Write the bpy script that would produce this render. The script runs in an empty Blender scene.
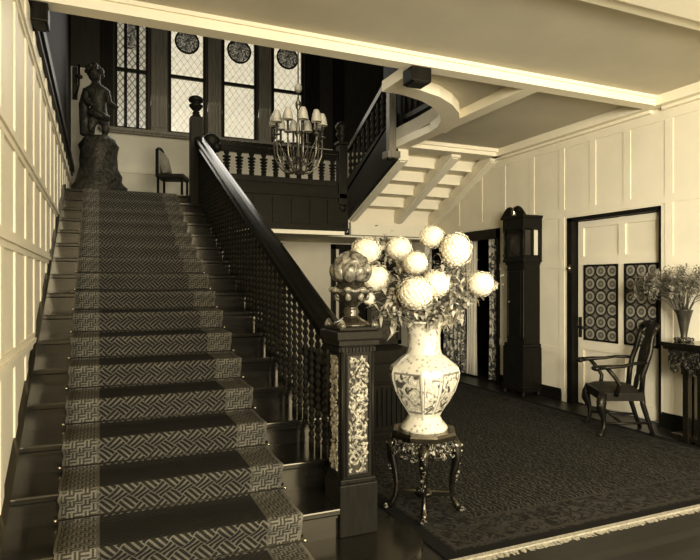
import bpy, bmesh, math, random
from mathutils import Vector, Matrix, Euler
random.seed(7)
PI = math.pi
sc = bpy.context.scene
C = sc.collection
R = math.radians

# ------------------------------------------------------------------ helpers
class MB:
    """collects shapes into one mesh object"""
    def __init__(self):
        self.v = []; self.f = []; self.sm = []
        self.M = Matrix.Identity(4); self.st = []
    def push(self, M): self.st.append(self.M); self.M = self.M @ M
    def pop(self): self.M = self.st.pop()
    def add(self, vs, fs, smooth=False):
        n = len(self.v)
        self.v += [tuple(self.M @ Vector(p)) for p in vs]
        self.f += [tuple(i + n for i in f) for f in fs]
        self.sm += [smooth] * len(fs)
        return self
    def box(self, x0, x1, y0, y1, z0, z1, b=0.0):
        if b <= 0:
            vs = [(x, y, z) for z in (z0, z1) for y in (y0, y1) for x in (x0, x1)]
            return self.add(vs, [(0, 2, 3, 1), (4, 5, 7, 6), (0, 1, 5, 4), (2, 6, 7, 3), (0, 4, 6, 2), (1, 3, 7, 5)])
        bm = bmesh.new(); bmesh.ops.create_cube(bm, size=1)
        for q in bm.verts:
            q.co = Vector(((x0 + x1) / 2 + q.co.x * (x1 - x0), (y0 + y1) / 2 + q.co.y * (y1 - y0), (z0 + z1) / 2 + q.co.z * (z1 - z0)))
        bmesh.ops.bevel(bm, geom=bm.edges[:], offset=b, segments=2, affect='EDGES', profile=0.6)
        bm.verts.index_update()
        self.add([q.co[:] for q in bm.verts], [[w.index for w in f.verts] for f in bm.faces]); bm.free()
        return self
    def lathe(self, prof, seg=20, smooth=True, rot=0.0, cap=True, sx=1.0, sy=1.0):
        vs = []; fs = []
        for (r, z) in prof:
            for k in range(seg):
                a = rot + 2 * PI * k / seg
                vs.append((r * math.cos(a) * sx, r * math.sin(a) * sy, z))
        n = len(prof)
        for i in range(n - 1):
            for k in range(seg):
                k2 = (k + 1) % seg
                fs.append((i * seg + k, i * seg + k2, (i + 1) * seg + k2, (i + 1) * seg + k))
        if cap:
            fs.append(tuple(range(seg - 1, -1, -1))); fs.append(tuple((n - 1) * seg + k for k in range(seg)))
        return self.add(vs, fs, smooth)
    def tube(self, pts, rad, seg=8, smooth=True, flat=1.0):
        pts = [Vector(p) for p in pts]; n = len(pts)
        if not isinstance(rad, (list, tuple)): rad = [rad] * n
        vs = []; fs = []
        up = Vector((0.123, 0.31, 0.94)).normalized()
        for i, p in enumerate(pts):
            t = (pts[min(i + 1, n - 1)] - pts[max(i - 1, 0)])
            if t.length < 1e-9: t = Vector((0, 0, 1))
            t.normalize()
            if abs(t.dot(up)) > .97: ref = Vector((1, 0, 0))
            else: ref = up
            a = t.cross(ref).normalized(); b = t.cross(a).normalized()
            for k in range(seg):
                q = 2 * PI * k / seg
                vs.append(tuple(p + a * math.cos(q) * rad[i] + b * math.sin(q) * rad[i] * flat))
        for i in range(n - 1):
            for k in range(seg):
                k2 = (k + 1) % seg
                fs.append((i * seg + k, i * seg + k2, (i + 1) * seg + k2, (i + 1) * seg + k))
        fs.append(tuple(range(seg - 1, -1, -1))); fs.append(tuple((n - 1) * seg + k for k in range(seg)))
        return self.add(vs, fs, smooth)
    def prism(self, poly, axis, a0, a1, smooth=False):
        """poly in the two other axes (ordered x,y / x,z / y,z), extruded along axis"""
        n = len(poly)
        def P(u, w, a): return {'x': (a, u, w), 'y': (u, a, w), 'z': (u, w, a)}[axis]
        vs = [P(u, w, a0) for u, w in poly] + [P(u, w, a1) for u, w in poly]
        fs = [tuple(range(n)), tuple(range(2 * n - 1, n - 1, -1))]
        for i in range(n):
            j = (i + 1) % n; fs.append((i, n + i, n + j, j))
        return self.add(vs, fs, smooth)
    def ball(self, c, r, seg=12, rings=8, sx=1, sy=1, sz=1):
        prof = [(max(1e-4, r * math.sin(PI * i / rings)), -r * math.cos(PI * i / rings) * sz) for i in range(rings + 1)]
        self.push(Matrix.Translation(c)); self.lathe(prof, seg, True, 0, True, sx, sy); self.pop()
        return self
    def build(self, name, mat, parent=None, fix=True):
        me = bpy.data.meshes.new(name); me.from_pydata(self.v, [], self.f)
        me.polygons.foreach_set('use_smooth', self.sm)
        if fix:
            bm = bmesh.new(); bm.from_mesh(me); bmesh.ops.recalc_face_normals(bm, faces=bm.faces[:]); bm.to_mesh(me); bm.free()
        me.update()
        o = bpy.data.objects.new(name, me); C.objects.link(o)
        if mat: me.materials.append(mat)
        if parent is not None: o.parent = parent
        return o

def tag(o, label=None, cat=None, group=None, kind=None):
    if label: o['label'] = label
    if cat: o['category'] = cat
    if group: o['group'] = group
    if kind: o['kind'] = kind
    return o
def empty(name, loc=(0, 0, 0), rz=0, label=None, cat=None, group=None, kind=None):
    o = bpy.data.objects.new(name, None); C.objects.link(o)
    o.location = loc; o.rotation_euler = (0, 0, rz); o.empty_display_size = .1
    return tag(o, label, cat, group, kind)
def copy_tree(o, parent=None):
    c = o.copy(); C.objects.link(c); c.parent = parent
    for ch in list(o.children): copy_tree(ch, c)
    return c
def T(x, y, z): return Matrix.Translation((x, y, z))
def RZ(a): return Matrix.Rotation(a, 4, 'Z')
def RX(a): return Matrix.Rotation(a, 4, 'X')
def RY(a): return Matrix.Rotation(a, 4, 'Y')

# ------------------------------------------------------------------ materials
def sep(g, k=1.0):
    """sepia tone of grey level g (linear)"""
    return (g, g * (0.93 - .03 * k), g * (0.735 - .08 * k), 1)
def base_mat(name):
    m = bpy.data.materials.new(name); m.use_nodes = True
    nt = m.node_tree; b = nt.nodes['Principled BSDF']
    return m, nt, b
def N(nt, t, **kw):
    n = nt.nodes.new(t)
    for k, v in kw.items(): setattr(n, k, v)
    return n
def math_(nt, op, a, b=None, c=None):
    n = nt.nodes.new('ShaderNodeMath'); n.operation = op
    for i, x in enumerate((a, b, c)):
        if x is None: continue
        if isinstance(x, (int, float)): n.inputs[i].default_value = x
        else: nt.links.new(x, n.inputs[i])
    return n.outputs[0]
def ramp(nt, fac, stops):
    r = nt.nodes.new('ShaderNodeValToRGB')
    e = r.color_ramp.elements
    while len(e) < len(stops): e.new(.5)
    for i, (p, c) in enumerate(stops): e[i].position = p; e[i].color = c
    nt.links.new(fac, r.inputs[0]); return r.outputs[0]
def mixc(nt, fac, a, b):
    m = nt.nodes.new('ShaderNodeMix'); m.data_type = 'RGBA'
    if isinstance(fac, (int, float)): m.inputs[0].default_value = fac
    else: nt.links.new(fac, m.inputs[0])
    for i, x in ((6, a), (7, b)):
        if isinstance(x, tuple): m.inputs[i].default_value = x
        else: nt.links.new(x, m.inputs[i])
    return m.outputs[2]
def tone(name, g, rough=.5, var=.15, scale=6, stretch=(1, 1, 1), bump=0.0, metal=0.0, spec=.5, coat=0.0, k=1.0):
    m, nt, b = base_mat(name)
    tc = N(nt, 'ShaderNodeTexCoord'); mp = N(nt, 'ShaderNodeMapping'); mp.inputs['Scale'].default_value = stretch
    nt.links.new(tc.outputs['Object'], mp.inputs[0])
    no = N(nt, 'ShaderNodeTexNoise'); no.inputs['Scale'].default_value = scale; no.inputs['Detail'].default_value = 5
    nt.links.new(mp.outputs[0], no.inputs[0])
    c = ramp(nt, no.outputs[0], [(.3, sep(g * (1 - var), k)), (.7, sep(g * (1 + var), k))])
    nt.links.new(c, b.inputs['Base Color'])
    b.inputs['Roughness'].default_value = rough; b.inputs['Metallic'].default_value = metal
    b.inputs['Specular IOR Level'].default_value = spec; b.inputs['Coat Weight'].default_value = coat
    b.inputs['Coat Roughness'].default_value = .12
    b.inputs['Specular Tint'].default_value = (1, .86, .58, 1); b.inputs['Coat Tint'].default_value = (1, .9, .7, 1)
    if bump:
        bp = N(nt, 'ShaderNodeBump'); bp.inputs['Strength'].default_value = bump; bp.inputs['Distance'].default_value = .01
        nt.links.new(no.outputs[0], bp.inputs['Height']); nt.links.new(bp.outputs[0], b.inputs['Normal'])
    return m
def carved(name, lo, hi, scale=30, rough=.4, metal=0.0, thr=(.35, .6), bump=.8, dist=.02):
    """high-relief carving: voronoi/noise relief with lit ridges"""
    m, nt, b = base_mat(name)
    tc = N(nt, 'ShaderNodeTexCoord')
    no = N(nt, 'ShaderNodeTexNoise'); no.inputs['Scale'].default_value = scale; no.inputs['Detail'].default_value = 2; no.inputs['Distortion'].default_value = 1.5
    nt.links.new(tc.outputs['Object'], no.inputs[0])
    c = ramp(nt, no.outputs[0], [(thr[0], sep(lo)), (thr[1], sep(hi))])
    nt.links.new(c, b.inputs['Base Color']); b.inputs['Roughness'].default_value = rough; b.inputs['Metallic'].default_value = metal; b.inputs['Specular Tint'].default_value = (1, .86, .58, 1); b.inputs['Specular IOR Level'].default_value = .35
    bp = N(nt, 'ShaderNodeBump'); bp.inputs['Strength'].default_value = bump; bp.inputs['Distance'].default_value = dist
    nt.links.new(no.outputs[0], bp.inputs['Height']); nt.links.new(bp.outputs[0], b.inputs['Normal'])
    return m

M = {}
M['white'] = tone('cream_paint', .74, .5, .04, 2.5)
M['ceil'] = tone('ceiling_plaster', .52, .8, .07, 1.6)
M['ceilwhite'] = tone('ceiling_trim_paint', .80, .55, .03, 3)
M['plaster'] = tone('landing_plaster', .82, .8, .08, 3)
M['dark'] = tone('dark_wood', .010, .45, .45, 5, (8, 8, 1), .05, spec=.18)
M['darkx'] = tone('dark_wood_x', .009, .45, .45, 5, (1, 8, 8), .05, spec=.16)
M['darker'] = tone('shadow_wood', .022, .5, .35, 4, (6, 6, 1))  # dark wood, also used where upper stairwell walls have shade painted in
M['pilaster'] = tone('window_wood', .16, .45, .35, 6, (10, 10, .6), .05)
M['tread'] = tone('polished_tread', .011, .16, .45, 4, (1, 10, 10), .02, spec=.65)
M['newel'] = tone('newel_wood', .011, .42, .4, 6, (8, 8, 1), .05, spec=.16)
M['newelpanel'] = carved('carved_newel_panel', .03, .75, 26, .35, thr=(.44, .6), bump=1.0)
M['gild'] = carved('gilded_carving', .04, .30, 18, .2, .2, thr=(.35, .7), bump=.3)
M['gloss'] = tone('glossy_finial_wood', .02, .15, .5, 9, spec=.45, coat=.4)
M['brass'] = tone('brass', .55, .25, .2, 10, metal=1)
M['black'] = tone('ebonised_wood', .008, .22, .3, 8, coat=.6)
M['ornate'] = carved('pierced_ornament', .012, .42, 55, .25, thr=(.50, .66), bump=1.0, dist=.012)
M['ornate_dim'] = carved('dim_ornament', .008, .10, 40, .3, thr=(.5, .68))
M['clock'] = tone('mahogany', .009, .38, .4, 6, (8, 8, 1), spec=.17)
M['chair'] = tone('armchair_wood', .008, .38, .35, 8, (6, 6, 1), spec=.3)
M['seat'] = tone('leather_seat', .012, .5, .25, 12)
M['statue'] = carved('bronze_patina', .018, .06, 12, .45, 0, thr=(.35, .65), bump=.7)
M['bloom'] = tone('white_petals', .78, .7, .06, 10, k=.8)
M['leaf'] = tone('leaf', .26, .5, .55, 14)
M['leafpale'] = tone('pale_leaf', .5, .5, .4, 20)
M['stem'] = tone('stem', .10, .6, .3, 20)
M['dried'] = tone('dried_flower', .20, .8, .65, 18)
M['bluevase'] = tone('console_vase', .03, .35, .4, 12)
M['curt_plain'] = tone('plain_curtain', .62, .85, .12, 4, (9, 9, .4))
M['lining'] = tone('chair_cover', .33, .85, .2, 8)
M['fringe'] = tone('rug_fringe', .30, .9, .3, 60)
M['shade'] = tone('lamp_shade_glass', .42, .35, .1, 8)
M['baluster'] = tone('baluster_wood', .010, .5, .35, 8, spec=.12)
M['crystal'] = tone('chandelier_metal', .14, .25, .3, 8, metal=.6)
M['dial'] = tone('clock_dial', .03, .4, .3, 8)
M['iron'] = tone('iron', .02, .4, .2, 8)
M['rail'] = tone('handrail_wood', .008, .2, .35, 5, (8, 1, 8), spec=.3)

def bright_glass(name, g, alpha_like=.0):
    m, nt, b = base_mat(name)
    b.inputs['Base Color'].default_value = sep(g); b.inputs['Roughness'].default_value = .1
    b.inputs['Transmission Weight'].default_value = alpha_like
    return m
M['sideglass'] = bright_glass('clock_side_glass', .55)

# leaded window glass: diamond quarries glowing by emission in place of the daylight outside
def leaded(name, strength, cell=.11, lead=.10, dark=.25):
    m, nt, b = base_mat(name)
    tc = N(nt, 'ShaderNodeTexCoord'); sx = N(nt, 'ShaderNodeSeparateXYZ'); nt.links.new(tc.outputs['Object'], sx.inputs[0])
    x, z = sx.outputs[0], sx.outputs[2]
    z = math_(nt, 'MULTIPLY', z, .72)
    a = math_(nt, 'DIVIDE', math_(nt, 'ADD', x, z), cell); c = math_(nt, 'DIVIDE', math_(nt, 'SUBTRACT', x, z), cell)
    def line(q):
        f = math_(nt, 'FRACT', math_(nt, 'ADD', q, 100)); return math_(nt, 'LESS_THAN', f, lead)
    ln = math_(nt, 'MAXIMUM', line(a), line(c))
    no = N(nt, 'ShaderNodeTexNoise'); no.inputs['Scale'].default_value = 26; nt.links.new(tc.outputs['Object'], no.inputs[0])
    col = ramp(nt, no.outputs[0], [(.3, sep(.72, .8)), (.7, sep(1.0, .8))])
    col = mixc(nt, ln, col, sep(dark))
    b.inputs['Base Color'].default_value = sep(.3); b.inputs['Roughness'].default_value = .25
    nt.links.new(col, b.inputs['Emission Color']); b.inputs['Emission Strength'].default_value = strength
    return m
M['lead1'] = leaded('leaded_daylight_glass', .98, .11, .10, .42)
M['lead2'] = leaded('leaded_dim_glass', .50, .09, .22, .08)
def crest_mat(name, s):  # emission stands in for daylight through the crest
    m, nt, b = base_mat(name)
    tc = N(nt, 'ShaderNodeTexCoord'); vo = N(nt, 'ShaderNodeTexNoise'); vo.inputs['Scale'].default_value = 14; vo.inputs['Distortion'].default_value = 2
    nt.links.new(tc.outputs['Object'], vo.inputs[0])
    col = ramp(nt, vo.outputs[0], [(.42, sep(.02)), (.50, sep(.12)), (.62, sep(.6))])
    b.inputs['Base Color'].default_value = sep(.05)
    nt.links.new(col, b.inputs['Emission Color']); b.inputs['Emission Strength'].default_value = s
    return m
M['crest'] = crest_mat('stained_glass', .55)

# bottle-glass door panel
def bottle(name):
    m, nt, b = base_mat(name)
    uv = N(nt, 'ShaderNodeUVMap'); sx = N(nt, 'ShaderNodeSeparateXYZ'); nt.links.new(uv.outputs[0], sx.inputs[0])
    u, v = sx.outputs[0], sx.outputs[1]
    fu = math_(nt, 'SUBTRACT', math_(nt, 'FRACT', u), .5); fv = math_(nt, 'SUBTRACT', math_(nt, 'FRACT', v), .5)
    r = math_(nt, 'SQRT', math_(nt, 'ADD', math_(nt, 'MULTIPLY', fu, fu), math_(nt, 'MULTIPLY', fv, fv)))
    col = ramp(nt, r, [(0, sep(.34)), (.10, sep(.2)), (.17, sep(.10)), (.24, sep(.22)), (.31, sep(.42)), (.39, sep(.34)), (.43, sep(.03)), (.48, sep(.015)), (.56, sep(.14)), (.64, sep(.24))])
    no = N(nt, 'ShaderNodeTexNoise'); no.inputs['Scale'].default_value = 3; nt.links.new(uv.outputs[0], no.inputs[0])
    col = mixc(nt, math_(nt, 'MULTIPLY', no.outputs[0], .4), col, sep(.02))
    nt.links.new(col, b.inputs['Base Color']); b.inputs['Roughness'].default_value = .15
    bp = N(nt, 'ShaderNodeBump'); bp.inputs['Strength'].default_value = .5; bp.inputs['Distance'].default_value = .01
    nt.links.new(r, bp.inputs['Height']); nt.links.new(bp.outputs[0], b.inputs['Normal'])
    return m
M['bottle'] = bottle('bottle_glass')

# stair carpet, UV in metres: u across (0..W), v along the run
CW = 1.075
def carpet_mat():
    m, nt, b = base_mat('stair_carpet_weave')
    uv = N(nt, 'ShaderNodeUVMap'); sx = N(nt, 'ShaderNodeSeparateXYZ'); nt.links.new(uv.outputs[0], sx.inputs[0])
    u, v = sx.outputs[0], sx.outputs[1]
    c = .072
    a = math_(nt, 'ADD', math_(nt, 'DIVIDE', math_(nt, 'MULTIPLY', math_(nt, 'ADD', u, v), .7071), c), 200)
    d = math_(nt, 'ADD', math_(nt, 'DIVIDE', math_(nt, 'MULTIPLY', math_(nt, 'SUBTRACT', u, v), .7071), c), 200)
    par = math_(nt, 'MODULO', math_(nt, 'ADD', math_(nt, 'FLOOR', a), math_(nt, 'FLOOR', d)), 2)
    def stripes(q): return math_(nt, 'LESS_THAN', math_(nt, 'FRACT', math_(nt, 'ADD', math_(nt, 'MULTIPLY', q, 3), .25)), .42)
    pa, pd = stripes(a), stripes(d)
    fret = math_(nt, 'ADD', math_(nt, 'MULTIPLY', par, pa), math_(nt, 'MULTIPLY', math_(nt, 'SUBTRACT', 1, par), pd))
    no = N(nt, 'ShaderNodeTexNoise'); no.inputs['Scale'].default_value = 160; nt.links.new(uv.outputs[0], no.inputs[0])
    n2 = N(nt, 'ShaderNodeTexNoise'); n2.inputs['Scale'].default_value = 5; nt.links.new(uv.outputs[0], n2.inputs[0])
    lo = ramp(nt, no.outputs[0], [(.3, sep(.018)), (.7, sep(.034))])
    hi = ramp(nt, no.outputs[0], [(.3, sep(.11)), (.7, sep(.19))])
    # shade on the treads painted into the colour: upward faces darker, figure faded
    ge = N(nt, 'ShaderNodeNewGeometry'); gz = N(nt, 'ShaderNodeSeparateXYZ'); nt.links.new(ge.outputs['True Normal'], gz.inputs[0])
    tread_shade = math_(nt, 'GREATER_THAN', gz.outputs[2], .85)
    fret = math_(nt, 'MULTIPLY', fret, math_(nt, 'SUBTRACT', 1, math_(nt, 'MULTIPLY', tread_shade, .85)))
    field = mixc(nt, math_(nt, 'MULTIPLY', tread_shade, .5), mixc(nt, fret, lo, hi), sep(.014))
    # border with small broken key pattern
    k = .034
    gu = math_(nt, 'ADD', math_(nt, 'DIVIDE', u, k), 50); gv = math_(nt, 'ADD', math_(nt, 'DIVIDE', v, k), 50)
    kp = math_(nt, 'MODULO', math_(nt, 'ADD', math_(nt, 'FLOOR', gu), math_(nt, 'FLOOR', gv)), 2)
    su = math_(nt, 'LESS_THAN', math_(nt, 'FRACT', math_(nt, 'MULTIPLY', gu, 2)), .5); sv = math_(nt, 'LESS_THAN', math_(nt, 'FRACT', math_(nt, 'MULTIPLY', gv, 2)), .5)
    key = math_(nt, 'ADD', math_(nt, 'MULTIPLY', kp, su), math_(nt, 'MULTIPLY', math_(nt, 'SUBTRACT', 1, kp), sv))
    blo = ramp(nt, no.outputs[0], [(.3, sep(.045)), (.7, sep(.075))]); bhi = ramp(nt, no.outputs[0], [(.3, sep(.15)), (.7, sep(.26))])
    bord = mixc(nt, key, blo, bhi)
    e = math_(nt, 'MINIMUM', u, math_(nt, 'SUBTRACT', CW, u))
    inb = math_(nt, 'LESS_THAN', e, .165)
    col = mixc(nt, inb, field, bord)
    ln = math_(nt, 'MULTIPLY', math_(nt, 'LESS_THAN', e, .175), math_(nt, 'GREATER_THAN', e, .160))
    col = mixc(nt, math_(nt, 'MULTIPLY', ln, .5), col, sep(.17))
    col = mixc(nt, math_(nt, 'MULTIPLY', math_(nt, 'MULTIPLY', tread_shade, inb), .3), col, sep(.012))
    ed = math_(nt, 'LESS_THAN', e, .012)
    col = mixc(nt, math_(nt, 'MULTIPLY', ed, .8), col, sep(.22))
    col = mixc(nt, math_(nt, 'MULTIPLY', n2.outputs[0], .45), col, sep(.012))
    nt.links.new(col, b.inputs['Base Color']); b.inputs['Roughness'].default_value = .95; b.inputs['Specular IOR Level'].default_value = .1
    bp = N(nt, 'ShaderNodeBump'); bp.inputs['Strength'].default_value = .5; bp.inputs['Distance'].default_value = .004
    nt.links.new(no.outputs[0], bp.inputs['Height']); nt.links.new(bp.outputs[0], b.inputs['Normal'])
    return m
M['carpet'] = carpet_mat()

def rug_mat(x0, x1, y0, y1):
    m, nt, b = base_mat('oriental_rug_weave')
    tc = N(nt, 'ShaderNodeTexCoord'); sx = N(nt, 'ShaderNodeSeparateXYZ'); nt.links.new(tc.outputs['Object'], sx.inputs[0])
    x, y = sx.outputs[0], sx.outputs[1]
    ex = math_(nt, 'MINIMUM', math_(nt, 'SUBTRACT', x, x0), math_(nt, 'SUBTRACT', x1, x))
    ey = math_(nt, 'MINIMUM', math_(nt, 'SUBTRACT', y, y0), math_(nt, 'SUBTRACT', y1, y))
    e = math_(nt, 'MINIMUM', ex, ey)
    no = N(nt, 'ShaderNodeTexNoise'); no.inputs['Scale'].default_value = 24; no.inputs['Detail'].default_value = 4; no.inputs['Distortion'].default_value = 1.2; nt.links.new(tc.outputs['Object'], no.inputs[0])
    wv = N(nt, 'ShaderNodeTexWave'); wv.inputs['Scale'].default_value = 9; wv.inputs['Distortion'].default_value = 9; wv.inputs['Detail'].default_value = 2; wv.inputs['Detail Scale'].default_value = 2.2; nt.links.new(tc.outputs['Object'], wv.inputs[0])
    field = ramp(nt, wv.outputs[0], [(.35, sep(.014)), (.75, sep(.040)), (.92, sep(.085))])
    bord = ramp(nt, no.outputs[0], [(.40, sep(.012)), (.52, sep(.04)), (.60, sep(.06))])
    inb = math_(nt, 'LESS_THAN', e, .42)
    col = mixc(nt, inb, field, bord)
    for p, w, g in ((.42, .012, .05), (.12, .012, .05), (.045, .045, .012)):
        ln = math_(nt, 'LESS_THAN', math_(nt, 'ABSOLUTE', math_(nt, 'SUBTRACT', e, p)), w)
        col = mixc(nt, ln, col, sep(g))
    big = N(nt, 'ShaderNodeTexNoise'); big.inputs['Scale'].default_value = 1.6; nt.links.new(tc.outputs['Object'], big.inputs[0])
    col = mixc(nt, math_(nt, 'MULTIPLY', big.outputs[0], .6), col, sep(.012))
    nt.links.new(col, b.inputs['Base Color']); b.inputs['Roughness'].default_value = .95; b.inputs['Specular IOR Level'].default_value = .1
    bp = N(nt, 'ShaderNodeBump'); bp.inputs['Strength'].default_value = .35; bp.inputs['Distance'].default_value = .006
    nt.links.new(no.outputs[0], bp.inputs['Height']); nt.links.new(bp.outputs[0], b.inputs['Normal'])
    return m

def floor_mat():
    m, nt, b = base_mat('floor_boards')
    tc = N(nt, 'ShaderNodeTexCoord'); mp = N(nt, 'ShaderNodeMapping'); mp.inputs['Scale'].default_value = (1, 1, 1)
    nt.links.new(tc.outputs['Object'], mp.inputs[0])
    br = N(nt, 'ShaderNodeTexBrick'); br.inputs['Scale'].default_value = 1; br.inputs['Brick Width'].default_value = 1.4; br.inputs['Row Height'].default_value = .09; br.inputs['Mortar Size'].default_value = .003
    br.inputs['Color1'].default_value = sep(.018); br.inputs['Color2'].default_value = sep(.034); br.inputs['Mortar'].default_value = sep(.008)
    nt.links.new(mp.outputs[0], br.inputs[0])
    no = N(nt, 'ShaderNodeTexNoise'); no.inputs['Scale'].default_value = 5; no.inputs['Detail'].default_value = 5; nt.links.new(tc.outputs['Object'], no.inputs[0])
    col = mixc(nt, math_(nt, 'MULTIPLY', no.outputs[0], .6), br.outputs[0], sep(.02))
    nt.links.new(col, b.inputs['Base Color']); b.inputs['Roughness'].default_value = .34; b.inputs['Specular IOR Level'].default_value = .35
    return m
M['floor'] = floor_mat()

def porcelain():
    """painted jar: each facet framed, flecked scene inside (UV per facet 0..1)"""
    m, nt, b = base_mat('painted_porcelain')
    uv = N(nt, 'ShaderNodeUVMap'); sx = N(nt, 'ShaderNodeSeparateXYZ'); nt.links.new(uv.outputs[0], sx.inputs[0])
    u, v = sx.outputs[0], sx.outputs[1]
    fu = math_(nt, 'FRACT', u)
    e = math_(nt, 'MINIMUM', fu, math_(nt, 'SUBTRACT', 1, fu))
    inbody = math_(nt, 'MULTIPLY', math_(nt, 'GREATER_THAN', v, .17), math_(nt, 'LESS_THAN', v, .545))
    frame = math_(nt, 'MULTIPLY', math_(nt, 'LESS_THAN', e, .11), math_(nt, 'GREATER_THAN', e, .065))
    h1 = math_(nt, 'LESS_THAN', math_(nt, 'ABSOLUTE', math_(nt, 'SUBTRACT', v, .54)), .010)
    h2 = math_(nt, 'LESS_THAN', math_(nt, 'ABSOLUTE', math_(nt, 'SUBTRACT', v, .175)), .010)
    lines = math_(nt, 'MAXIMUM', math_(nt, 'MULTIPLY', frame, inbody), math_(nt, 'MULTIPLY', math_(nt, 'MAXIMUM', h1, h2), math_(nt, 'GREATER_THAN', e, .065)))
    tc = N(nt, 'ShaderNodeTexCoord')
    n1 = N(nt, 'ShaderNodeTexNoise'); n1.inputs['Scale'].default_value = 17; n1.inputs['Detail'].default_value = 5; n1.inputs['Distortion'].default_value = 1.4; nt.links.new(tc.outputs['Object'], n1.inputs[0])
    n2 = N(nt, 'ShaderNodeTexVoronoi'); n2.inputs['Scale'].default_value = 34; nt.links.new(tc.outputs['Object'], n2.inputs[0])
    scene_c = ramp(nt, n1.outputs[0], [(.36, sep(.07)), (.44, sep(.35)), (.52, sep(.72, .8)), (.58, sep(.35)), (.64, sep(.74, .8))])
    ground = ramp(nt, n2.outputs[0], [(.10, sep(.16)), (.24, sep(.45)), (.5, sep(.60, .8))])
    inner = math_(nt, 'MULTIPLY', inbody, math_(nt, 'GREATER_THAN', e, .10))
    col = mixc(nt, inner, ground, scene_c)
    col = mixc(nt, math_(nt, 'MULTIPLY', lines, .75), col, sep(.10))
    nt.links.new(col, b.inputs['Base Color']); b.inputs['Roughness'].default_value = .18; b.inputs['Coat Weight'].default_value = .5
    return m
M['porcelain'] = porcelain()

def print_fabric():
    m, nt, b = base_mat('printed_curtain')
    tc = N(nt, 'ShaderNodeTexCoord'); n1 = N(nt, 'ShaderNodeTexNoise'); n1.inputs['Scale'].default_value = 11; n1.inputs['Detail'].default_value = 3; n1.inputs['Distortion'].default_value = 1.6
    nt.links.new(tc.outputs['Object'], n1.inputs[0])
    col = ramp(nt, n1.outputs[0], [(.40, sep(.04)), (.48, sep(.12)), (.55, sep(.45)), (.66, sep(.62))])
    nt.links.new(col, b.inputs['Base Color']); b.inputs['Roughness'].default_value = .9
    return m
M['print'] = print_fabric()

# ------------------------------------------------------------------ key dimensions
XL, XR = -.393, 5.204
ZC, ZT = 3.30, 3.204            # ceiling, underside of the mouldings
Y0s, Z0s, TR, RS = 2.341, .1746, .328, .1492
NST = 17
def Yk(k): return Y0s + TR * k
def Zk(k): return Z0s + RS * k
YL = Yk(16)                     # landing nosing, 7.589
ZL = Zk(16)                     # landing level, 2.562
YB = 9.8                        # back wall
YF = -3.6                       # wall behind the camera (open side of the hall)
ZU = 6.3

# ------------------------------------------------------------------ room shell
def struct(o, label, cat): return tag(o, label, cat, kind='structure')
mb = MB().box(XL - .2, XR + 1.6, YF, YB + .2, -.12, 0)
struct(mb.build('floor', M['floor']), 'dark polished board floor of the hall', 'floor')

# left wall: tall painted panelling, dark above the hall ceiling level
mb = MB().box(XL - .15, XL, YF, YB + .15, 0, 3.16)
def strip(m_, y0, y1, z0, z1, d=.022): m_.box(XL - .01, XL + d, y0, y1, z0, z1)
yy = [-3.2 + .47 * i for i in range(28)]
for y in yy: strip(mb, y - .05, y + .05, 0, 3.155, .009)
for z in (1.08, 1.65, 2.15, 2.90):
    mb.box(XL - .012, XL + .012, YF + .01, YB - .01, z - .045, z + .045)
    mb.box(XL - .01, XL + .024, YF, YB, z - .012, z + .014)
struct(mb.build('wall_left', M['white']), 'tall cream panelled wall alongside the stairs', 'wall')
mb = MB().box(XL - .15, XL - .005, YF, YB + .15, 3.16, ZU)
M['blackish'] = tone('upper_shadow_wood', .009, .7, .3, 4, spec=.15)  # gloom of the unlit stairwell put into the wall colour
struct(mb.build('wall_left_upper', M['blackish']), 'dark upper wall of the stairwell above the cream panelling', 'wall')
mb = MB().box(XL - .05, XL + .05, 4.25, YB, 3.13, 3.22).box(XL - .05, XL + .03, 4.25, YB, 3.08, 3.13)
struct(mb.build('trim_1', M['darkx']), 'dark capping rail along the top of the left panelling', 'trim')

# right wall with door recess and curtained opening
DY0, DY1, DZ = 4.12, 5.39, 2.225      # door opening
OY0, OY1, OZ = 6.68, 8.75, 2.22       # curtained opening
mb = MB()
WX = XR + .14
for y0, y1, z0, z1 in ((YF, DY0, 0, ZC), (DY0, DY1, DZ, ZC), (DY1, OY0, 0, ZC), (OY0, OY1, OZ, ZC), (OY1, YB + .15, 0, ZC)):
    mb.box(XR, WX, y0, y1, z0, z1)
def rs(y0, y1, z0, z1, d=.015):
    mb.box(XR - d * .5, XR + .02 + d, y0, y1, z0, z1)
for y in (7.72, 7.13, 6.60, 6.02):
    z0 = .12 if y < 6.6 else OZ
    rs(y - .045, y + .045, z0, 3.12)
rs(5.44, 5.53, .12, 3.12)
for y in (5.0, 4.53): rs(y - .045, y + .045, DZ + .06, 3.12)
for y in (4.03, 3.45, 2.9, 2.3, 1.7, 1.1, .5, -.1, -.7): rs(y - .045, y + .045, .12, 3.12)
for z in (.61, 1.67, 2.29):
    rs(DY1 + .08, OY0, z - .045, z + .045, .019); rs(YF, DY0 - .06, z - .045, z + .045, .019)
rs(OY0, OY1, 2.24, 2.34, .019); rs(DY0 - .06, DY1 + .08, 2.245, 2.335, .019)
rs(YF, YB, 3.08, 3.18, .022)
struct(mb.build('wall_right', M['white']), 'cream panelled wall behind the clock and the armchair', 'wall')
mb = MB().box(XR, WX, YF, YB + .15, ZC, ZU)
struct(mb.build('wall_right_upper', M['darker']), 'dark upper wall over the second flight', 'wall')
mb = MB()
for y0, y1 in ((YF, DY0 - .02), (DY1 + .10, OY0)):
    mb.box(XR - .025, XR, y0, y1, 0, .13).box(XR - .018, XR, y0, y1, .13, .15)
struct(mb.build('baseboard_right', M['darkx']), 'dark baseboard along the right wall', 'baseboard')
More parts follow.
